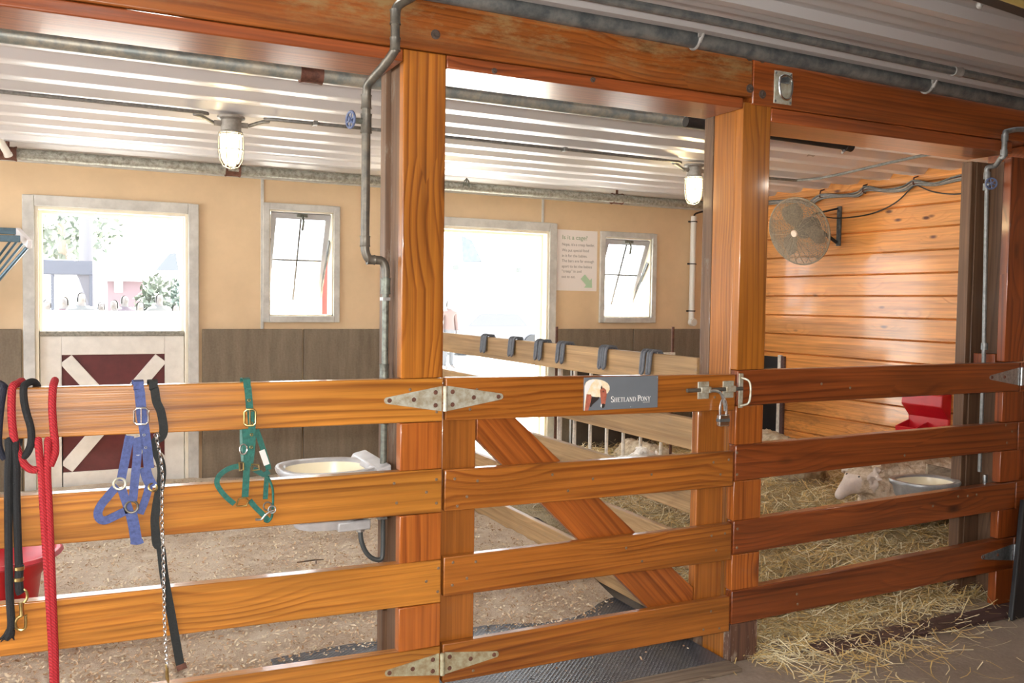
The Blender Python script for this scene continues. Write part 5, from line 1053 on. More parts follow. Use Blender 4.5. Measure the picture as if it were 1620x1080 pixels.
# cables along the right wall
cb = thing('cable_bundle', 'grey cables sagging between hooks along the top of the planked wall', 'cables', (XR-0.02, 2.3, 2.6))
C = [(6.310, 4.014, 2.643), (6.310, 3.559, 2.625), (6.310, 3.407, 2.581), (6.310, 3.247, 2.631), (6.310, 2.975, 2.616), (6.310, 2.806, 2.616), (6.310, 2.707, 2.650), (6.310, 2.512, 2.613), (6.310, 2.314, 2.613), (6.310, 2.200, 2.643), (6.310, 2.003, 2.611), (6.310, 1.771, 2.640), (6.310, 1.344, 2.650)]
for k in range(3):
    b = MB(); b.tube(smoothpath([Vector(p)+Vector((-0.008*k,0,0.014*k-0.012+0.008*math.sin(i*2.1+k))) for i, p in enumerate(C)], 4), 0.0085, 6); b.build('cable', (M_cond, M_lampbase, M_darkcond)[k], cb)
C = [(6.310, 2.200, 2.633), (6.310, 2.268, 2.587), (6.310, 2.375, 2.512), (6.310, 2.539, 2.451), (6.310, 2.748, 2.419), (6.300, 3.034, 2.418), (6.200, 3.129, 2.438)]
b = MB(); b.tube(smoothpath(C,4), 0.006, 6); b.build('fan_cord', M_dpipe, cb)
C = [(6.310, 2.194, 2.632), (6.310, 2.030, 2.557), (6.310, 1.852, 2.518), (6.310, 1.755, 2.513)]
b = MB(); b.tube(smoothpath(C,4), 0.006, 6); b.build('cord', M_dpipe, cb)
for q in ((6.325, 3.255, 2.657), (6.325, 2.742, 2.649), (6.325, 2.207, 2.656)): b = MB(); b.tube([(XR-0.003,q[1],q[2]+0.05),(XR-0.05,q[1],q[2]+0.035),(XR-0.06,q[1],q[2]-0.02),(XR-0.02,q[1],q[2]-0.03)], 0.007, 6); b.build('cable_hook', M_rust, cb)
# small dark hatch low on the right wall
ht = thing('wall_hatch', 'black hatch opening with pale edge strip low on the planked wall beside the post', 'hatch', (XR-0.02, 3.98, 0.1))
b = MB(); b.box(XR-0.02, XR-0.001, 3.79, 4.35, 0.1, 1.09); b.build('opening', M_black, ht)
b = MB(); b.box(XR-0.03, XR-0.001, 3.745, 3.789, 0.1, 1.11); b.build('edge_strip', M_bar, ht, bevel=0.003)
b = MB(); b.box(XR-0.03, XR-0.001, 3.70, 3.744, 0.1, 1.10); b.build('edge_post', W_darkstrip, ht, bevel=0.003)

# ------------------------------------------------------------------ the ground in the stalls
def bedz(x, y):
    e = min(max((y-0.62-0.22*noise.noise((x*1.7, y*1.3, 3)))/0.8, 0), 1)     # thins out towards the mat at the gate
    if x < 0.5: e = max(e, min(max((0.6-x)/0.9, 0), 1)*min(max((y-0.12)/0.3, 0), 1))
    h = 0.085+0.035*noise.noise((x*1.1, y*1.1, 0))+0.022*noise.noise((x*3.3, y*3.3, 5))+0.010*noise.noise((x*9, y*9, 9))
    return -0.012+(h+0.012)*e
def strawz(x, y):
    e = min(max((y-0.02-0.10*noise.noise((x*2.2, y*2, 7)))/0.55, 0), 1)
    h = 0.10+0.10*min(max((y-0.5)/1.2, 0), 1)+0.05*noise.noise((x*1.2, y*1.2, 2))+0.035*noise.noise((x*3.5, y*3.5, 4))+0.012*noise.noise((x*10, y*10, 1))
    return -0.012+(h+0.012)*e
def grid(name, x0, x1, y0, y1, st, f, m, label, cat):
    nx = int((x1-x0)/st); ny = int((y1-y0)/st); b = MB(); vs = []; fs = []
    for j in range(ny+1):
        for i in range(nx+1): x = x0+(x1-x0)*i/nx; y = y0+(y1-y0)*j/ny; vs.append((x, y, f(x, y)))
    for j in range(ny):
        for i in range(nx): a = j*(nx+1)+i; fs.append((a, a+1, a+nx+2, a+nx+1))
    b.add(vs, fs); o = b.build(name, m, sharp=180, merge=False); return tag(o, label, cat, None, 'stuff')
grid('wood_shavings', XL_+0.01, 2.595, 0.10, YB-0.04, 0.035, bedz, M_shav, 'bed of pale wood shavings covering the pony stall floor', 'shavings')
grid('straw_bed', 2.645, XR-0.01, 0.06, YB-0.04, 0.035, strawz, M_strawbed, 'deep yellow straw bed in the sheep pen', 'straw')
def scatter(name, n, region, zf, ln, wd_, mats, label, cat, lift, seg=2, curl=0.3, tilt=0.35):
    b = MB(); vs = []; fs = []; ms = []
    cnt = 0
    while cnt < n:
        x, y, keep = region()
        if not keep: continue
        z = zf(x, y)
        if z < -0.004: 
            if random.random() > 0.12: cnt += 1; continue
            z = 0.004
        L = random.uniform(*ln); a = random.uniform(0, 2*PI); tl = random.uniform(-0.1, tilt); d = Vector((math.cos(a)*math.cos(tl), math.sin(a)*math.cos(tl), math.sin(tl))); s_ = Vector((-math.sin(a), math.cos(a), random.uniform(-0.5,0.5))).normalized()*random.uniform(*wd_)/2
        p = Vector((x, y, z+random.uniform(0.001, lift))); bend = Vector((random.uniform(-1,1), random.uniform(-1,1), random.uniform(-0.4,0.8)))*curl*L
        base = len(vs); 
        for i in range(seg+1):
            t = i/seg; q = p+d*(t-0.5)*L+bend*(t-0.5)**2
            q.z = max(q.z, 0.003); vs += [q-s_, q+s_]
        mi = random.choice(mats)
        for i in range(seg): fs.append((base+2*i, base+2*i+1, base+2*i+3, base+2*i+2)); ms.append(mi)
        cnt += 1
    b.add(vs, fs); b.m = ms
    return b
def reg_shav():
    y = 0.15+4.4*random.random()**1.5; x = random.uniform(-1.2 if y < 2 else -2.4, 2.55); return x, y, bedz(x, y) > 0.0 or random.random() < 0.25
b = scatter('flakes', 42000, reg_shav, bedz, (0.008,0.026), (0.003,0.009), [0,0,1,1,1,2,2], '', '', 0.012, 2, 0.9, 0.5)
tag(b.build('shaving_flakes', M_flake, smooth=False, merge=False), 'loose curled shaving flakes on the pony stall bed', 'shavings', None, 'stuff')
def reg_straw():
    y = -0.02+4.4*random.random()**1.6; x = random.uniform(2.78, 6.15); return x, y, True
b = scatter('straw', 17000, reg_straw, strawz, (0.08,0.26), (0.003,0.006), [0,0,0,1,1,2,3], '', '', 0.04, 3, 0.6, 0.45)
def reg_spill():
    x = random.uniform(2.72, 4.45); y = 0.22-abs(random.gauss(0, 0.28)); k = math.exp(-((x-2.9)/0.75)**2)
    return x, y, random.random() < 0.08+0.92*k
b2 = scatter('straw', 1500, reg_spill, lambda x, y: max(strawz(x, y), 0.004), (0.07,0.22), (0.003,0.0055), [0,0,1,1,3], '', '', 0.02, 3, 0.5, 0.25)
b.add(b2.v, b2.f); b.m = b.m[:len(b.m)-len(b2.f)]+b2.m
def reg_few():
    x = random.uniform(2.0, 5.0); y = random.uniform(-1.2, 0.0); return x, y, True
b3 = scatter('straw', 90, reg_few, lambda x, y: 0.004, (0.06,0.2), (0.003,0.005), [0,1,1,3], '', '', 0.006, 3, 0.5, 0.08)
b.add(b3.v, b3.f); b.m = b.m[:len(b.m)-len(b3.f)]+b3.m
tag(b.build('loose_straw', M_straw, smooth=False, merge=False), 'loose straw stalks over the sheep pen and spilling under its fence', 'straw', None, 'stuff')
# mat, kerb boards
b = MB(); b.box(0.75, 2.60, 0.004, 1.35, 0.001, 0.014); tag(b.build('rubber_mat', M_mat, bevel=0.002), 'black diamond-patterned rubber mat under the pony gate', 'mat')
b = MB(); b.box(-2.6, 2.60, -0.10, 0.0, 0.0005, 0.018); tag(b.build('floor_board', W_sill, bevel=0.003), 'worn grey-tan board on the floor along the front of the gate', 'board')
b = MB(); b.box(2.775, 4.40, 0.01, 0.25, 0.0005, 0.02); tag(b.build('sill_board', W_grey, bevel=0.003), 'wide weathered floor board under the sheep pen fence', 'board')
b = MB(); b.box(3.05, 4.75, -0.135, -0.005, 0.0005, 0.022); tag(b.build('sill_board', W_darkstrip, bevel=0.003), 'dark purple-brown floor strip in front of the sheep pen fence', 'board')
# a twig in the shavings
q = [(1.102, 1.911, 0.100), (1.214, 1.930, 0.100), (1.254, 1.913, 0.100), (1.188, 1.821, 0.100)]
b = MB(); b.tube([(p[0],p[1],bedz(p[0],p[1])+0.02) for p in q[:3]], [0.004,0.005,0.003], 6); b.tube([(p[0],p[1],bedz(p[0],p[1])+0.02) for p in q[1:2]+q[3:]], 0.003, 6)
tag(b.build('twig', plain('twig_bark',(0.10,0.07,0.045),0.8)), 'short dark twig lying on the shavings below the water bowl', 'twig')
# black flap at the right edge
f0 = (4.432, -0.060, 0.523); q = [(4.440, -0.060, 0.563), (4.411, -0.070, 0.299), (4.330, -0.100, -0.001)]
bt = thing('rubber_apron', 'black rubber sheet leaning against the far right gate at the picture edge', 'rubber sheet', (4.75, -0.1, 0))
b = MB(); za, zb = q[0][2]+0.02, 0.005
b.hexa([(4.30,-0.17,zb),(5.2,-0.17,zb),(5.2,-0.155,zb),(4.30,-0.155,zb),(4.545,-0.045,za),(5.2,-0.045,za),(5.2,-0.03,za),(4.545,-0.03,za)]); b.build('sheet', M_black, bt, bevel=0.006)
b = MB(); b.hexa([(4.29,-0.178,zb),(4.32,-0.178,zb),(4.32,-0.15,zb),(4.29,-0.15,zb),(4.535,-0.05,za),(4.56,-0.05,za),(4.56,-0.025,za),(4.535,-0.025,za)]); b.build('rolled_edge', M_black, bt, bevel=0.006)

# ------------------------------------------------------------------ animals and people
def skin_mesh(verts, edges, sub=2):
    """verts: (x, y, z, rx, ry) ; the first is the root.  Returns a plain mesh grown over the skeleton"""
    me = bpy.data.meshes.new('skel'); me.from_pydata([v[:3] for v in verts], edges, [])
    o = bpy.data.objects.new('skel', me); COL.objects.link(o)
    sk = o.modifiers.new('Skin', 'SKIN'); sk.use_smooth_shade = True
    for i, v in enumerate(verts): me.skin_vertices[0].data[i].radius = (v[3], v[4]); me.skin_vertices[0].data[i].use_root = (i == 0)
    ss = o.modifiers.new('Sub', 'SUBSURF'); ss.levels = sub; ss.render_levels = sub
    dg = bpy.context.evaluated_depsgraph_get(); dg.update()
    out = bpy.data.meshes.new_from_object(o.evaluated_get(dg)); bpy.data.objects.remove(o); bpy.data.meshes.remove(me)
    return out
def sheep(label, loc, rz, s, wool, face, curl=0.016, seed=0, head_turn=0.0, up=0.0):
    V = [(0.0,0,0.22,0.19,0.20), (0.30,0,0.22,0.165,0.18), (-0.26,0,0.225,0.18,0.19), (-0.44,0,0.20,0.09,0.10),
         (0.46,0.0+head_turn*0.05,0.30,0.105,0.12), (0.60,head_turn*0.12,0.325,0.080,0.085), (0.70,head_turn*0.18,0.262,0.052,0.056), (0.80,head_turn*0.22,0.190,0.027,0.027),
         (0.34,-0.15,0.10,0.045,0.045), (0.50,-0.17,0.045,0.032,0.032), (0.34,0.15,0.10,0.045,0.045), (0.50,0.17,0.045,0.032,0.032),
         (-0.24,-0.18,0.10,0.06,0.06), (-0.05,-0.235,0.045,0.032,0.032), (-0.24,0.18,0.10,0.06,0.06), (-0.05,0.235,0.045,0.032,0.032),
         (0.575,-0.095+head_turn*0.1,0.345,0.026,0.016), (0.565,-0.165+head_turn*0.1,0.325,0.014,0.008), (0.575,0.095+head_turn*0.1,0.345,0.026,0.016), (0.565,0.165+head_turn*0.1,0.325,0.014,0.008)]
    V = [(v[0]-(0.12*up/0.15 if i > 4 and v[0] > 0.54 else 0), v[1], v[2]+(up if v[0] > 0.54 else up*0.5 if i == 4 else 0), v[3], v[4]) for i, v in enumerate(V)]
    E = [(0,1),(0,2),(2,3),(1,4),(4,5),(5,6),(6,7),(1,8),(8,9),(1,10),(10,11),(2,12),(12,13),(2,14),(14,15),(5,16),(16,17),(5,18),(18,19)]
    me = skin_mesh(V, E, 4)
    me.materials.clear(); me.materials.append(wool); me.materials.append(face)
    nr = [v.normal.copy() for v in me.vertices]
    for v, nn in zip(me.vertices, nr):
        c = v.co; w = 1.0
        if c.x > 0.52: w = max(0.0, 1-(c.x-0.52)/0.15)*0.8
        if c.z < 0.07: w *= 0.25
        k = noise.noise((c.x*11+seed, c.y*11, c.z*11))*1.0+noise.noise((c.x*26+seed, c.y*26, c.z*26))*0.7+noise.noise((c.x*55, c.y*55+seed, c.z*55))*0.5
        v.co = c+nn*(curl*k*w*1.3+0.012*w)
    M4 = Matrix.Rotation(rz, 4, 'Z') @ Matrix.Scale(s, 4)
    for v in me.vertices: v.co = M4 @ v.co
    inv = M4.inverted()
    for p in me.polygons:
        p.use_smooth = True; c = inv @ p.center
        p.material_index = 1 if (c.x > 0.655 or (c.x > 0.535 and abs(c.y-head_turn*0.1) > 0.09)) else 0
    me.update()
    o = bpy.data.objects.new('sheep', me); COL.objects.link(o); o.location = loc; ORG[o.name] = Vector(loc); tag(o, label, 'sheep', None)
    return o, M4
def eyes(o, M4, ht=0.0):
    for sy in (-1, 1):
        b = MB(); c = M4 @ Vector((0.655, head_y(ht)+sy*0.052, 0.325)); b.blob(c+Vector(o.location), 0.011, 0.011, 0.012, 8, 6); b.build('eye', M_black, o)
def head_y(ht): return 0.15*ht
q = Vector((4.397, 1.100, 0.390)); s_ = 0.98
o, m4 = sheep('woolly cream sheep lying in the straw behind the right fence, head to the left', (q.x+0.80*s_, 1.12, q.z-0.215*s_), PI, s_, M_wool, M_face, 0.028, 3); eyes(o, m4)
q = Vector((5.214, 2.500, 0.518))
sheep('dull tan sheep back showing above the second board just right of the post', (q.x+0.05, 2.5, q.z-0.42), math.radians(75), 1.0, M_woolb, M_face, 0.016, 9)
q = Vector((4.609, 3.850, 0.345))
sheep('tan sheep lying in the shade behind the feeder bars', (q.x, 3.72, q.z-0.30), math.radians(-90), 0.72, M_woolb, M_face, 0.014, 15)
q = Vector((4.024, 2.750, 0.461))
o, m4 = sheep('white lamb whose head shows just above the second gate board', (q.x-0.30, 2.78, q.z-0.60*0.505), math.radians(-12), 0.60, M_lamb, M_lamb, 0.010, 21, 0.0, 0.16)

EX = 11.0
def out(c): return tuple(x/EX for x in c)  # yard colours include the washed-out glare, scaled down to base colours
def person(label, x, y, shirt, hair, trousers, h=1.68, rz=0.0, pose=0, skin=(0.72,0.50,0.38)):
    k = h/1.70; g0 = -0.04
    V = [(0,0,0.93,0.135,0.10), (0,0,1.12,0.125,0.095), (0,0,1.34,0.155,0.10), (0,0,1.43,0.075,0.065), (0,0,1.49,0.050,0.052), (0,0,1.575,0.070,0.088), (0,0.005,1.66,0.062,0.078),
         (-0.19,0,1.385,0.055,0.055), (-0.235,0.01,1.13,0.042,0.042), (-0.22,-0.05-0.10*pose,0.90+0.12*pose,0.032,0.030), (-0.215,-0.075-0.14*pose,0.80+0.17*pose,0.030,0.022),
         (0.19,0,1.385,0.055,0.055), (0.235,0.01,1.13,0.042,0.042), (0.22,-0.05-0.16*pose,0.90+0.2*pose,0.032,0.030), (0.20,-0.08-0.2*pose,0.80+0.27*pose,0.030,0.022),
         (-0.095,0,0.82,0.088,0.088), (-0.105,-0.01,0.48,0.058,0.060), (-0.11,0.02,0.09,0.040,0.045), (-0.12,-0.13,0.03,0.038,0.028),
         (0.095,0,0.82,0.088,0.088), (0.105,-0.01,0.48,0.058,0.060), (0.11,0.02,0.09,0.040,0.045), (0.12,-0.13,0.03,0.038,0.028), (0,-0.095,1.565,0.014,0.016)]
    E = [(0,1),(1,2),(2,3),(3,4),(4,5),(5,6),(2,7),(7,8),(8,9),(9,10),(2,11),(11,12),(12,13),(13,14),(0,15),(15,16),(16,17),(17,18),(0,19),(19,20),(20,21),(21,22),(5,23)]
    me = skin_mesh(V, E, 2); msk = plain('skin', out((1.15,1.02,0.96)), 0.6); me.materials.clear(); me.materials.append(msk)
    for p in me.polygons: p.use_smooth = True
    R4 = Matrix.Rotation(rz, 4, 'Z') @ Matrix.Scale(k, 4)
    def cloth(zlo, zhi, lim, off, m, nm, par):
        bm = bmesh.new(); bm.from_mesh(me)
        bmesh.ops.delete(bm, geom=[f for f in bm.faces if not (zlo < f.calc_center_median().z < zhi and abs(f.calc_center_median().x) < lim)], context='FACES')
        for v in bm.verts: v.co += v.normal*off
        c = bpy.data.meshes.new(nm); bm.to_mesh(c); bm.free(); c.materials.clear(); c.materials.append(m); c.transform(R4)
        for p in c.polygons: p.use_smooth = True
        oo = bpy.data.objects.new(nm, c); COL.objects.link(oo); oo.parent = par; return oo
    body = me.copy(); body.transform(R4); o = bpy.data.objects.new('person', body); COL.objects.link(o); o.location = (x, y, g0); ORG[o.name] = Vector((x, y, g0)); tag(o, label, 'person')
    cloth(0.95, 1.445, 0.30, 0.014, plain('shirt', out([0.36+0.68*x for x in shirt]), 0.8), 'shirt', o)
    cloth(0.10, 0.97, 0.18, 0.012, plain('trousers', out([0.6+0.4*x for x in trousers]), 0.8), 'trousers', o)
    bm = bmesh.new(); bm.from_mesh(me)
    bmesh.ops.delete(bm, geom=[f for f in bm.faces if not (f.calc_center_median().z > 1.50 and (f.calc_center_median().y > 0.0 or f.calc_center_median().z > 1.655))], context='FACES')
    for v in bm.verts: v.co += v.normal*0.016
    c = bpy.data.meshes.new('hair'); bm.to_mesh(c); bm.free(); c.materials.clear(); c.materials.append(plain('hair', out([0.78+0.4*x for x in hair]), 0.7)); c.transform(R4)
    for p in c.polygons: p.use_smooth = True
    oo = bpy.data.objects.new('hair', c); COL.objects.link(oo); oo.parent = o
    return o
DK = (0.16,0.11,0.08); LG = (0.75,0.66,0.48); JE = (0.20,0.25,0.40); GY = (0.7,0.7,0.7)
YP = 13.2
def wx(px_, y): return Vector(px_).x
folk = [
 ('person in a blue top at the left jamb of the left doorway, far outside', (-0.467, 13.200, 1.577), (0.25,0.38,0.70), LG, JE, 1.62, 0.2, 0),
 ('person in a pink shirt standing by the canopy pole outside', (-0.227, 14.400, 1.579), (0.85,0.36,0.50), LG, GY, 1.66, -0.4, 1),
 ('person in white with light blue bag outside under the canopy corner', (0.040, 13.200, 1.585), (0.80,0.84,0.88), LG, JE, 1.74, 0.3, 0),
 ('person in pale clothes right of the canopy outside', (0.359, 14.500, 1.588), (0.85,0.85,0.80), GY, JE, 1.58, 0.1, 0),
 ('person in a navy top before the pink-red hut outside', (0.553, 13.800, 1.592), (0.12,0.13,0.34), LG, JE, 1.62, -0.5, 0),
 ('person in a lilac-pink shirt between the navy and orange tops outside', (0.782, 15.400, 1.594), (0.78,0.45,0.66), (0.6,0.5,0.4), GY, 1.70, 0.6, 1),
 ('person in an orange shirt before the hut outside', (0.934, 13.200, 1.598), (0.90,0.36,0.20), LG, JE, 1.60, 0.0, 1),
 ('person in white with a hat-like pale head right of the orange shirt', (1.330, 14.500, 1.603), (0.88,0.88,0.86), (0.85,0.85,0.8), GY, 1.74, 0.5, 0),
 ('person in a pale blue top at the shrub outside', (1.495, 13.200, 1.607), (0.45,0.55,0.85), LG, JE, 1.55, 0.2, 0),
 ('person in a red top at the right jamb of the left doorway outside', (1.859, 15.400, 1.610), (0.85,0.15,0.20), DK, JE, 1.58, 0.1, 0),
 ('person in a coral top seen small through the right doorway', (8.052, 17.000, 1.550), (0.90,0.40,0.30), DK, JE, 1.70, 0.3, 0),
]
for lab, p, sh, ha, tr, h, rz, po in folk: person(lab, p[0], p[1], sh, ha, tr, h, rz, po)

# ------------------------------------------------------------------ the yard outside
M_lime = plain('white_wall_paint', (0.85,0.84,0.80), 0.7)
a, c = (-0.732, 12.300, 1.382), (1.723, 12.300, 1.404)
t = thing('yard_wall', 'low white wall in the sunny yard outside the left doorway', 'wall', ((a[0]+c[0])/2, 12.35, -0.04))
b = MB(); b.box(a[0]-4, c[0]+1.5, 12.3, 12.45, -0.04, 1.335); b.build('wall_body', M_lime, t, bevel=0.01)
b = MB(); b.box(a[0]-4, c[0]+1.5, 12.26, 12.49, 1.335, 1.375); b.build('coping', M_lime, t, bevel=0.01)
# canopy
M_canopy = plain('blue_grey_canopy', out((0.56,0.60,0.78)), 0.8)
a, c = Vector((-0.900, 16.000, 2.255)), Vector((0.238, 16.000, 2.280))
t = thing('canopy_tent', 'blue-grey canopy tent with dark posts in the yard outside', 'tent', ((a.x+c.x)/2, 17, -0.04))
b = MB(); b.box(a.x-1, c.x, 16.0, 18.6, c.z-0.27, c.z-0.24); b.box(a.x-1, c.x, 15.97, 16.0, c.z-0.26, c.z); b.add([(a.x-1,16,c.z-0.02),(c.x,16,c.z-0.02),(c.x,18.6,c.z-0.02),(a.x-1,18.6,c.z-0.02),((a.x-1+c.x)/2,17.3,c.z+0.1)], [(0,1,4),(1,2,4),(2,3,4),(3,0,4)]); b.build('canopy_roof', M_canopy, t, smooth=False)
b = MB(); b.add([(c.x-0.28,16.02,c.z-0.25),(c.x,16.02,c.z-0.25),(c.x,16.02,1.2),(c.x-0.08,16.02,1.5),(c.x-0.2,16.02,c.z-0.45)], [(0,1,2,3,4)]); b.build('side_curtain', plain('lilac_grey_cloth',out((0.72,0.70,0.82)),0.8), t, smooth=False)
for x, y in ((c.x-0.03,16.03),(c.x-0.03,18.5),((-0.449, 16.000, 1.934)[0],16.03),(a.x-0.9,18.5)): b = MB(); b.cyl((x,y,-0.04),(x,y,c.z-0.1),0.03,8); b.build('tent_post', M_canopy, t)
# red hut
def hut(name, label, x0, x1, y, zr, mw, mr, over=0.3, deep=4, ridge=0.6):
    t = thing(name, label, 'building', ((x0+x1)/2, y+deep/2, -0.04))
    b = MB(); b.box(x0, x1, y, y+deep, -0.04, zr-0.35); b.build('wall', mw, t, smooth=False)
    b = MB(); xm = (x0+x1)/2; b.hexa([(x0-over,y-over,zr-0.40),(x1+over,y-over,zr-0.40),(x1+over,y+deep+over,zr-0.40),(x0-over,y+deep+over,zr-0.40),(x0-over*0.2,y+0.2,zr),(x1+over*0.2,y+0.2,zr),(x1,y+deep-0.2,zr),(x0,y+deep-0.2,zr)]); b.build('roof', mr, t, smooth=False)
    return t
a, c = Vector((0.545, 25.000, 2.410)), Vector((1.886, 25.000, 2.449))
t = hut('red_hut', 'pink-red flat-topped hut behind the people in the yard', a.x+0.2, c.x-0.2, 25, c.z, plain('glare_washed_red_wall',out((1.05,0.70,0.80)),0.7), plain('glare_washed_red_roof',out((1.05,0.52,0.62)),0.6))  # red hut turned pink: the yard's glare is put into its colours
q0, q1 = (0.921, 24.950, 2.094), (1.136, 24.950, 1.735)
b = MB(); b.box(q0[0], q1[0], 24.93, 24.99, q1[2], q0[2]); b.build('window', M_lime, t, smooth=False)
# white house with blue shingle roof through the right doorway
a, c, e = Vector((14.631, 32.000, 4.412)), Vector((16.696, 32.000, 3.329)), Vector((14.646, 32.000, 3.263))
t = thing('house', 'white house with pale blue shingle roof beyond the right doorway', 'building', (c.x, 34, -0.04))
b = MB(); b.box(e.x-4, c.x+6, 32, 38, -0.04, c.z-0.05); b.build('wall', M_lime, t, smooth=False)
b = MB(); b.add([(e.x,31.9,e.z),(c.x+0.2,31.9,c.z),(e.x+0.9,31.95,a.z-1.1),(e.x+0.45,32.0,a.z-0.2),(e.x,32.1,a.z)], [(0,1,2,3,4)]); b.build('roof', plain('pale_blue_shingles',out((0.72,0.86,0.98)),0.7,c2=out((0.9,0.97,1.0)),nscale=6), t, smooth=False)
for q in ((14.318, 31.900, 3.036), (17.295, 31.900, 3.015)): b = MB(); b.box(q[0]-0.10, q[0]+0.10, 31.8, 31.98, q[2]-0.10, q[2]+0.10); b.build('lantern', plain('green_grey_lantern',out((0.75,0.82,0.78)),0.6), t, bevel=0.02)
# car far off through the right doorway
q = Vector((11.659, 22.000, 1.283))
t = thing('car', 'low silver-grey car half hidden far outside the right doorway', 'car', (q.x, 22.5, -0.04))
b = MB(); b.prism([(q.x-1.9,0.25),(q.x-1.9,0.72),(q.x-1.1,0.82),(q.x-0.6,1.28),(q.x+0.7,1.28),(q.x+1.2,0.85),(q.x+1.9,0.75),(q.x+1.95,0.25)][::-1], 21.9, 23.5); b.build('body', plain('silver_car_paint',out((0.88,0.88,0.97)),0.3), t, bevel=0.06)
b = MB(); b.prism([(q.x-0.98,0.86),(q.x-0.58,1.22),(q.x+0.66,1.22),(q.x+1.0,0.87)][::-1], 21.88, 21.9); b.build('side_glass', plain('car_glass',out((0.8,0.8,0.9)),0.1), t, smooth=False)
for x in (q.x-1.15, q.x+1.2):
    for y in (21.85, 23.3): b = MB(); b.cyl((x,y,0.28),(x,y+0.25,0.28),0.31,20); b.build('wheel', M_black, t)
# shrubs and trees
def leaves(name, label, cat, c, r, n, m, trunk=None, size=0.12, group=None):
    t = thing(name, label, cat, (c[0], c[1], -0.04), group); b = MB(); vs = []; fs = []
    for k in range(n):
        while True:
            d = Vector((random.uniform(-1,1), random.uniform(-1,1), random.uniform(-1,1)))
            if 0.35 < d.length < 1: break
        p = Vector(c)+Vector((d.x*r[0], d.y*r[1], d.z*r[2])); u = Vector((random.uniform(-1,1), random.uniform(-1,1), random.uniform(-1,1))).normalized(); w = u.orthogonal().normalized(); s0 = size*random.uniform(0.6,1.3)
        i = len(vs); vs += [p-u*s0, p+w*s0*0.45, p+u*s0, p-w*s0*0.45]; fs.append((i,i+1,i+2,i+3))
    b.add(vs, fs); b.build('foliage', m, t, smooth=False, merge=False)
    b = MB(); h = c[2]-(-0.04); tr = trunk or 0.05; b.tube([(c[0],c[1],-0.04),(c[0]+0.03*h,c[1],-0.04+h*0.5),(c[0],c[1],c[2]+r[2]*0.5)], [tr,tr*0.7,tr*0.35], 8); b.build('trunk', plain('bark',(0.25,0.20,0.16),0.9), t); return t
M_leaf = plain('sunlit_leaf', out((1.0,1.25,0.84)), 0.7, c2=out((1.5,1.6,1.4)), nscale=1.5); M_leafd = plain('dark_leaf', out((0.55,0.85,0.66)), 0.7, c2=out((1.15,1.35,1.15)), nscale=1.5)
q = (1.672, 19.000, 2.041); leaves('shrub', 'pale green shrub beside the hut outside', 'shrub', (q[0], 19, 1.15), (0.55,0.5,1.05), 700, M_leaf)
q = (2.015, 18.000, 1.961); leaves('shrub', 'dark green shrub at the right of the left doorway view', 'shrub', (q[0]+0.1, 18, 1.05), (0.40,0.5,1.05), 600, M_leafd)
q = (-0.609, 34.000, 4.005); leaves('tree', 'bright leafy tree high behind the canopy outside', 'tree', (q[0], 34, q[2]), (2.2,1.5,1.3), 420, M_leaf, 0.28, 0.26)
q = (0.225, 30.000, 3.362); b_ = None
t = thing('bare_tree', 'pale tree trunk standing behind the canopy outside', 'tree', (q[0], 30, -0.04)); b = MB(); b.tube([(q[0],30,-0.04),(q[0],30,4.6)], [0.26,0.20], 12); b.build('trunk', plain('pale_bark',out((1.12,1.1,1.22)),0.9), t)
q = (3.635, 40.000, 3.265); t = thing('roof_ridge', 'small blue-grey peaked roof above the shrubs outside', 'roof', (q[0], 40, -0.04)); b = MB(); b.prism([(q[0]-0.52,q[2]-0.45),(q[0]+0.05,q[2]+0.3),(q[0]+0.33,q[2]+0.36),(q[0]+0.45,q[2]-0.45)][::-1], 40, 42); b.build('roof', plain('slate_blue_roof',out((0.72,0.80,0.92)),0.7), t, smooth=False); b = MB(); b.box(q[0]-0.45,q[0]+0.4,40.1,41.9,-0.04,q[2]-0.45); b.build('wall', M_lime, t, smooth=False)

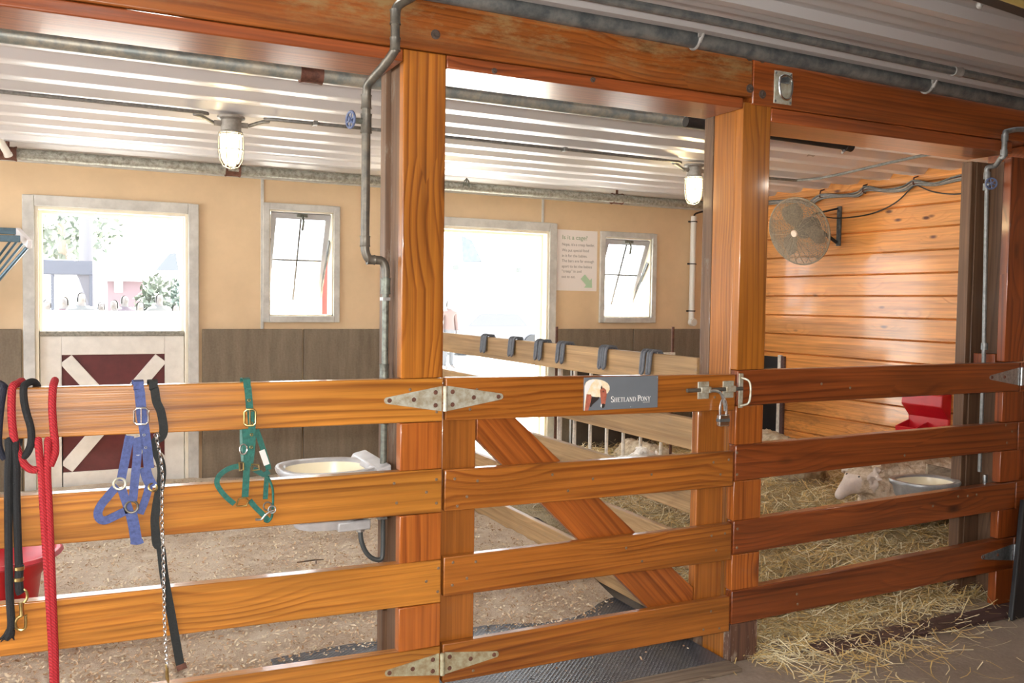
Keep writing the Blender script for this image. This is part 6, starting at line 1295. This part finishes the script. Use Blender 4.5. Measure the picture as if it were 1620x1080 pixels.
# ------------------------------------------------------------------ light and camera
w = bpy.data.worlds.new('World'); sc.world = w; w.use_nodes = True
bg = w.node_tree.nodes['Background']; bg.inputs[0].default_value = (0.86, 0.93, 1.0, 1); bg.inputs[1].default_value = 5.0
def light(name, kind, loc, energy, color=(1,1,1), rot=None, **kw):
    l = bpy.data.lights.new(name, kind); l.energy = energy; l.color = color
    for k, v_ in kw.items(): setattr(l, k, v_)
    o = bpy.data.objects.new(name, l); COL.objects.link(o); o.location = loc
    if rot is not None: o.rotation_euler = rot
    return o
sun = light('sun', 'SUN', (0, 30, 30), 26.0, (1.0,0.96,0.88), angle=0.009)
sun.rotation_euler = Vector((-0.12,-0.36,-0.93)).to_track_quat('-Z', 'Y').to_euler()
fl_ = light('camera_flash', 'SPOT', (0.02,-3.06,1.68), 235, (1.0,0.96,0.9), shadow_soft_size=0.025, spot_size=math.radians(95), spot_blend=0.6)
fl_.rotation_euler = Vector((0.30,0.95,-0.04)).to_track_quat('-Z', 'Y').to_euler()
for x, y in ((lx1,2.57),(lx2,2.63)): light('lamp_light', 'POINT', (x,y,2.42), 12, (1.0,0.74,0.38), shadow_soft_size=0.05)
a1 = light('aisle_light', 'AREA', (5.2,-2.6,2.6), 18, (1.0,0.9,0.75), (0,0,0), shape='DISK', size=0.25)
a2 = light('aisle_light', 'AREA', (-2.0,-3.2,2.6), 60, (1.0,0.95,0.88), (0,0,0), shape='RECTANGLE', size=1.2, size_y=0.3)  # added fill light, unseen, brightens the aisle from the left

cd = bpy.data.cameras.new('Camera'); co = bpy.data.objects.new('Camera', cd); COL.objects.link(co); sc.camera = co
cd.sensor_width = 36; cd.sensor_fit = 'HORIZONTAL'; cd.lens = 1410.86/1620*36; cd.clip_start = 0.05; cd.clip_end = 300
yaw, pitch, roll = math.radians(25.9159), math.radians(2.50925), math.radians(0.81228)
f = Vector((math.sin(yaw)*math.cos(pitch), math.cos(yaw)*math.cos(pitch), -math.sin(pitch))); r0 = Vector((math.cos(yaw), -math.sin(yaw), 0)); u0 = r0.cross(f)
r = r0*math.cos(roll)+u0*math.sin(roll); u = r.cross(f)
co.matrix_world = Matrix(((r.x,u.x,-f.x,0),(r.y,u.y,-f.y,-3.099),(r.z,u.z,-f.z,1.6),(0,0,0,1)))
sc.view_settings.view_transform = 'Standard'; sc.view_settings.look = 'None'; sc.view_settings.exposure = 0.72
sc.cycles.use_denoising = True
sc.cycles.max_bounces = 8; sc.cycles.sample_clamp_indirect = 8
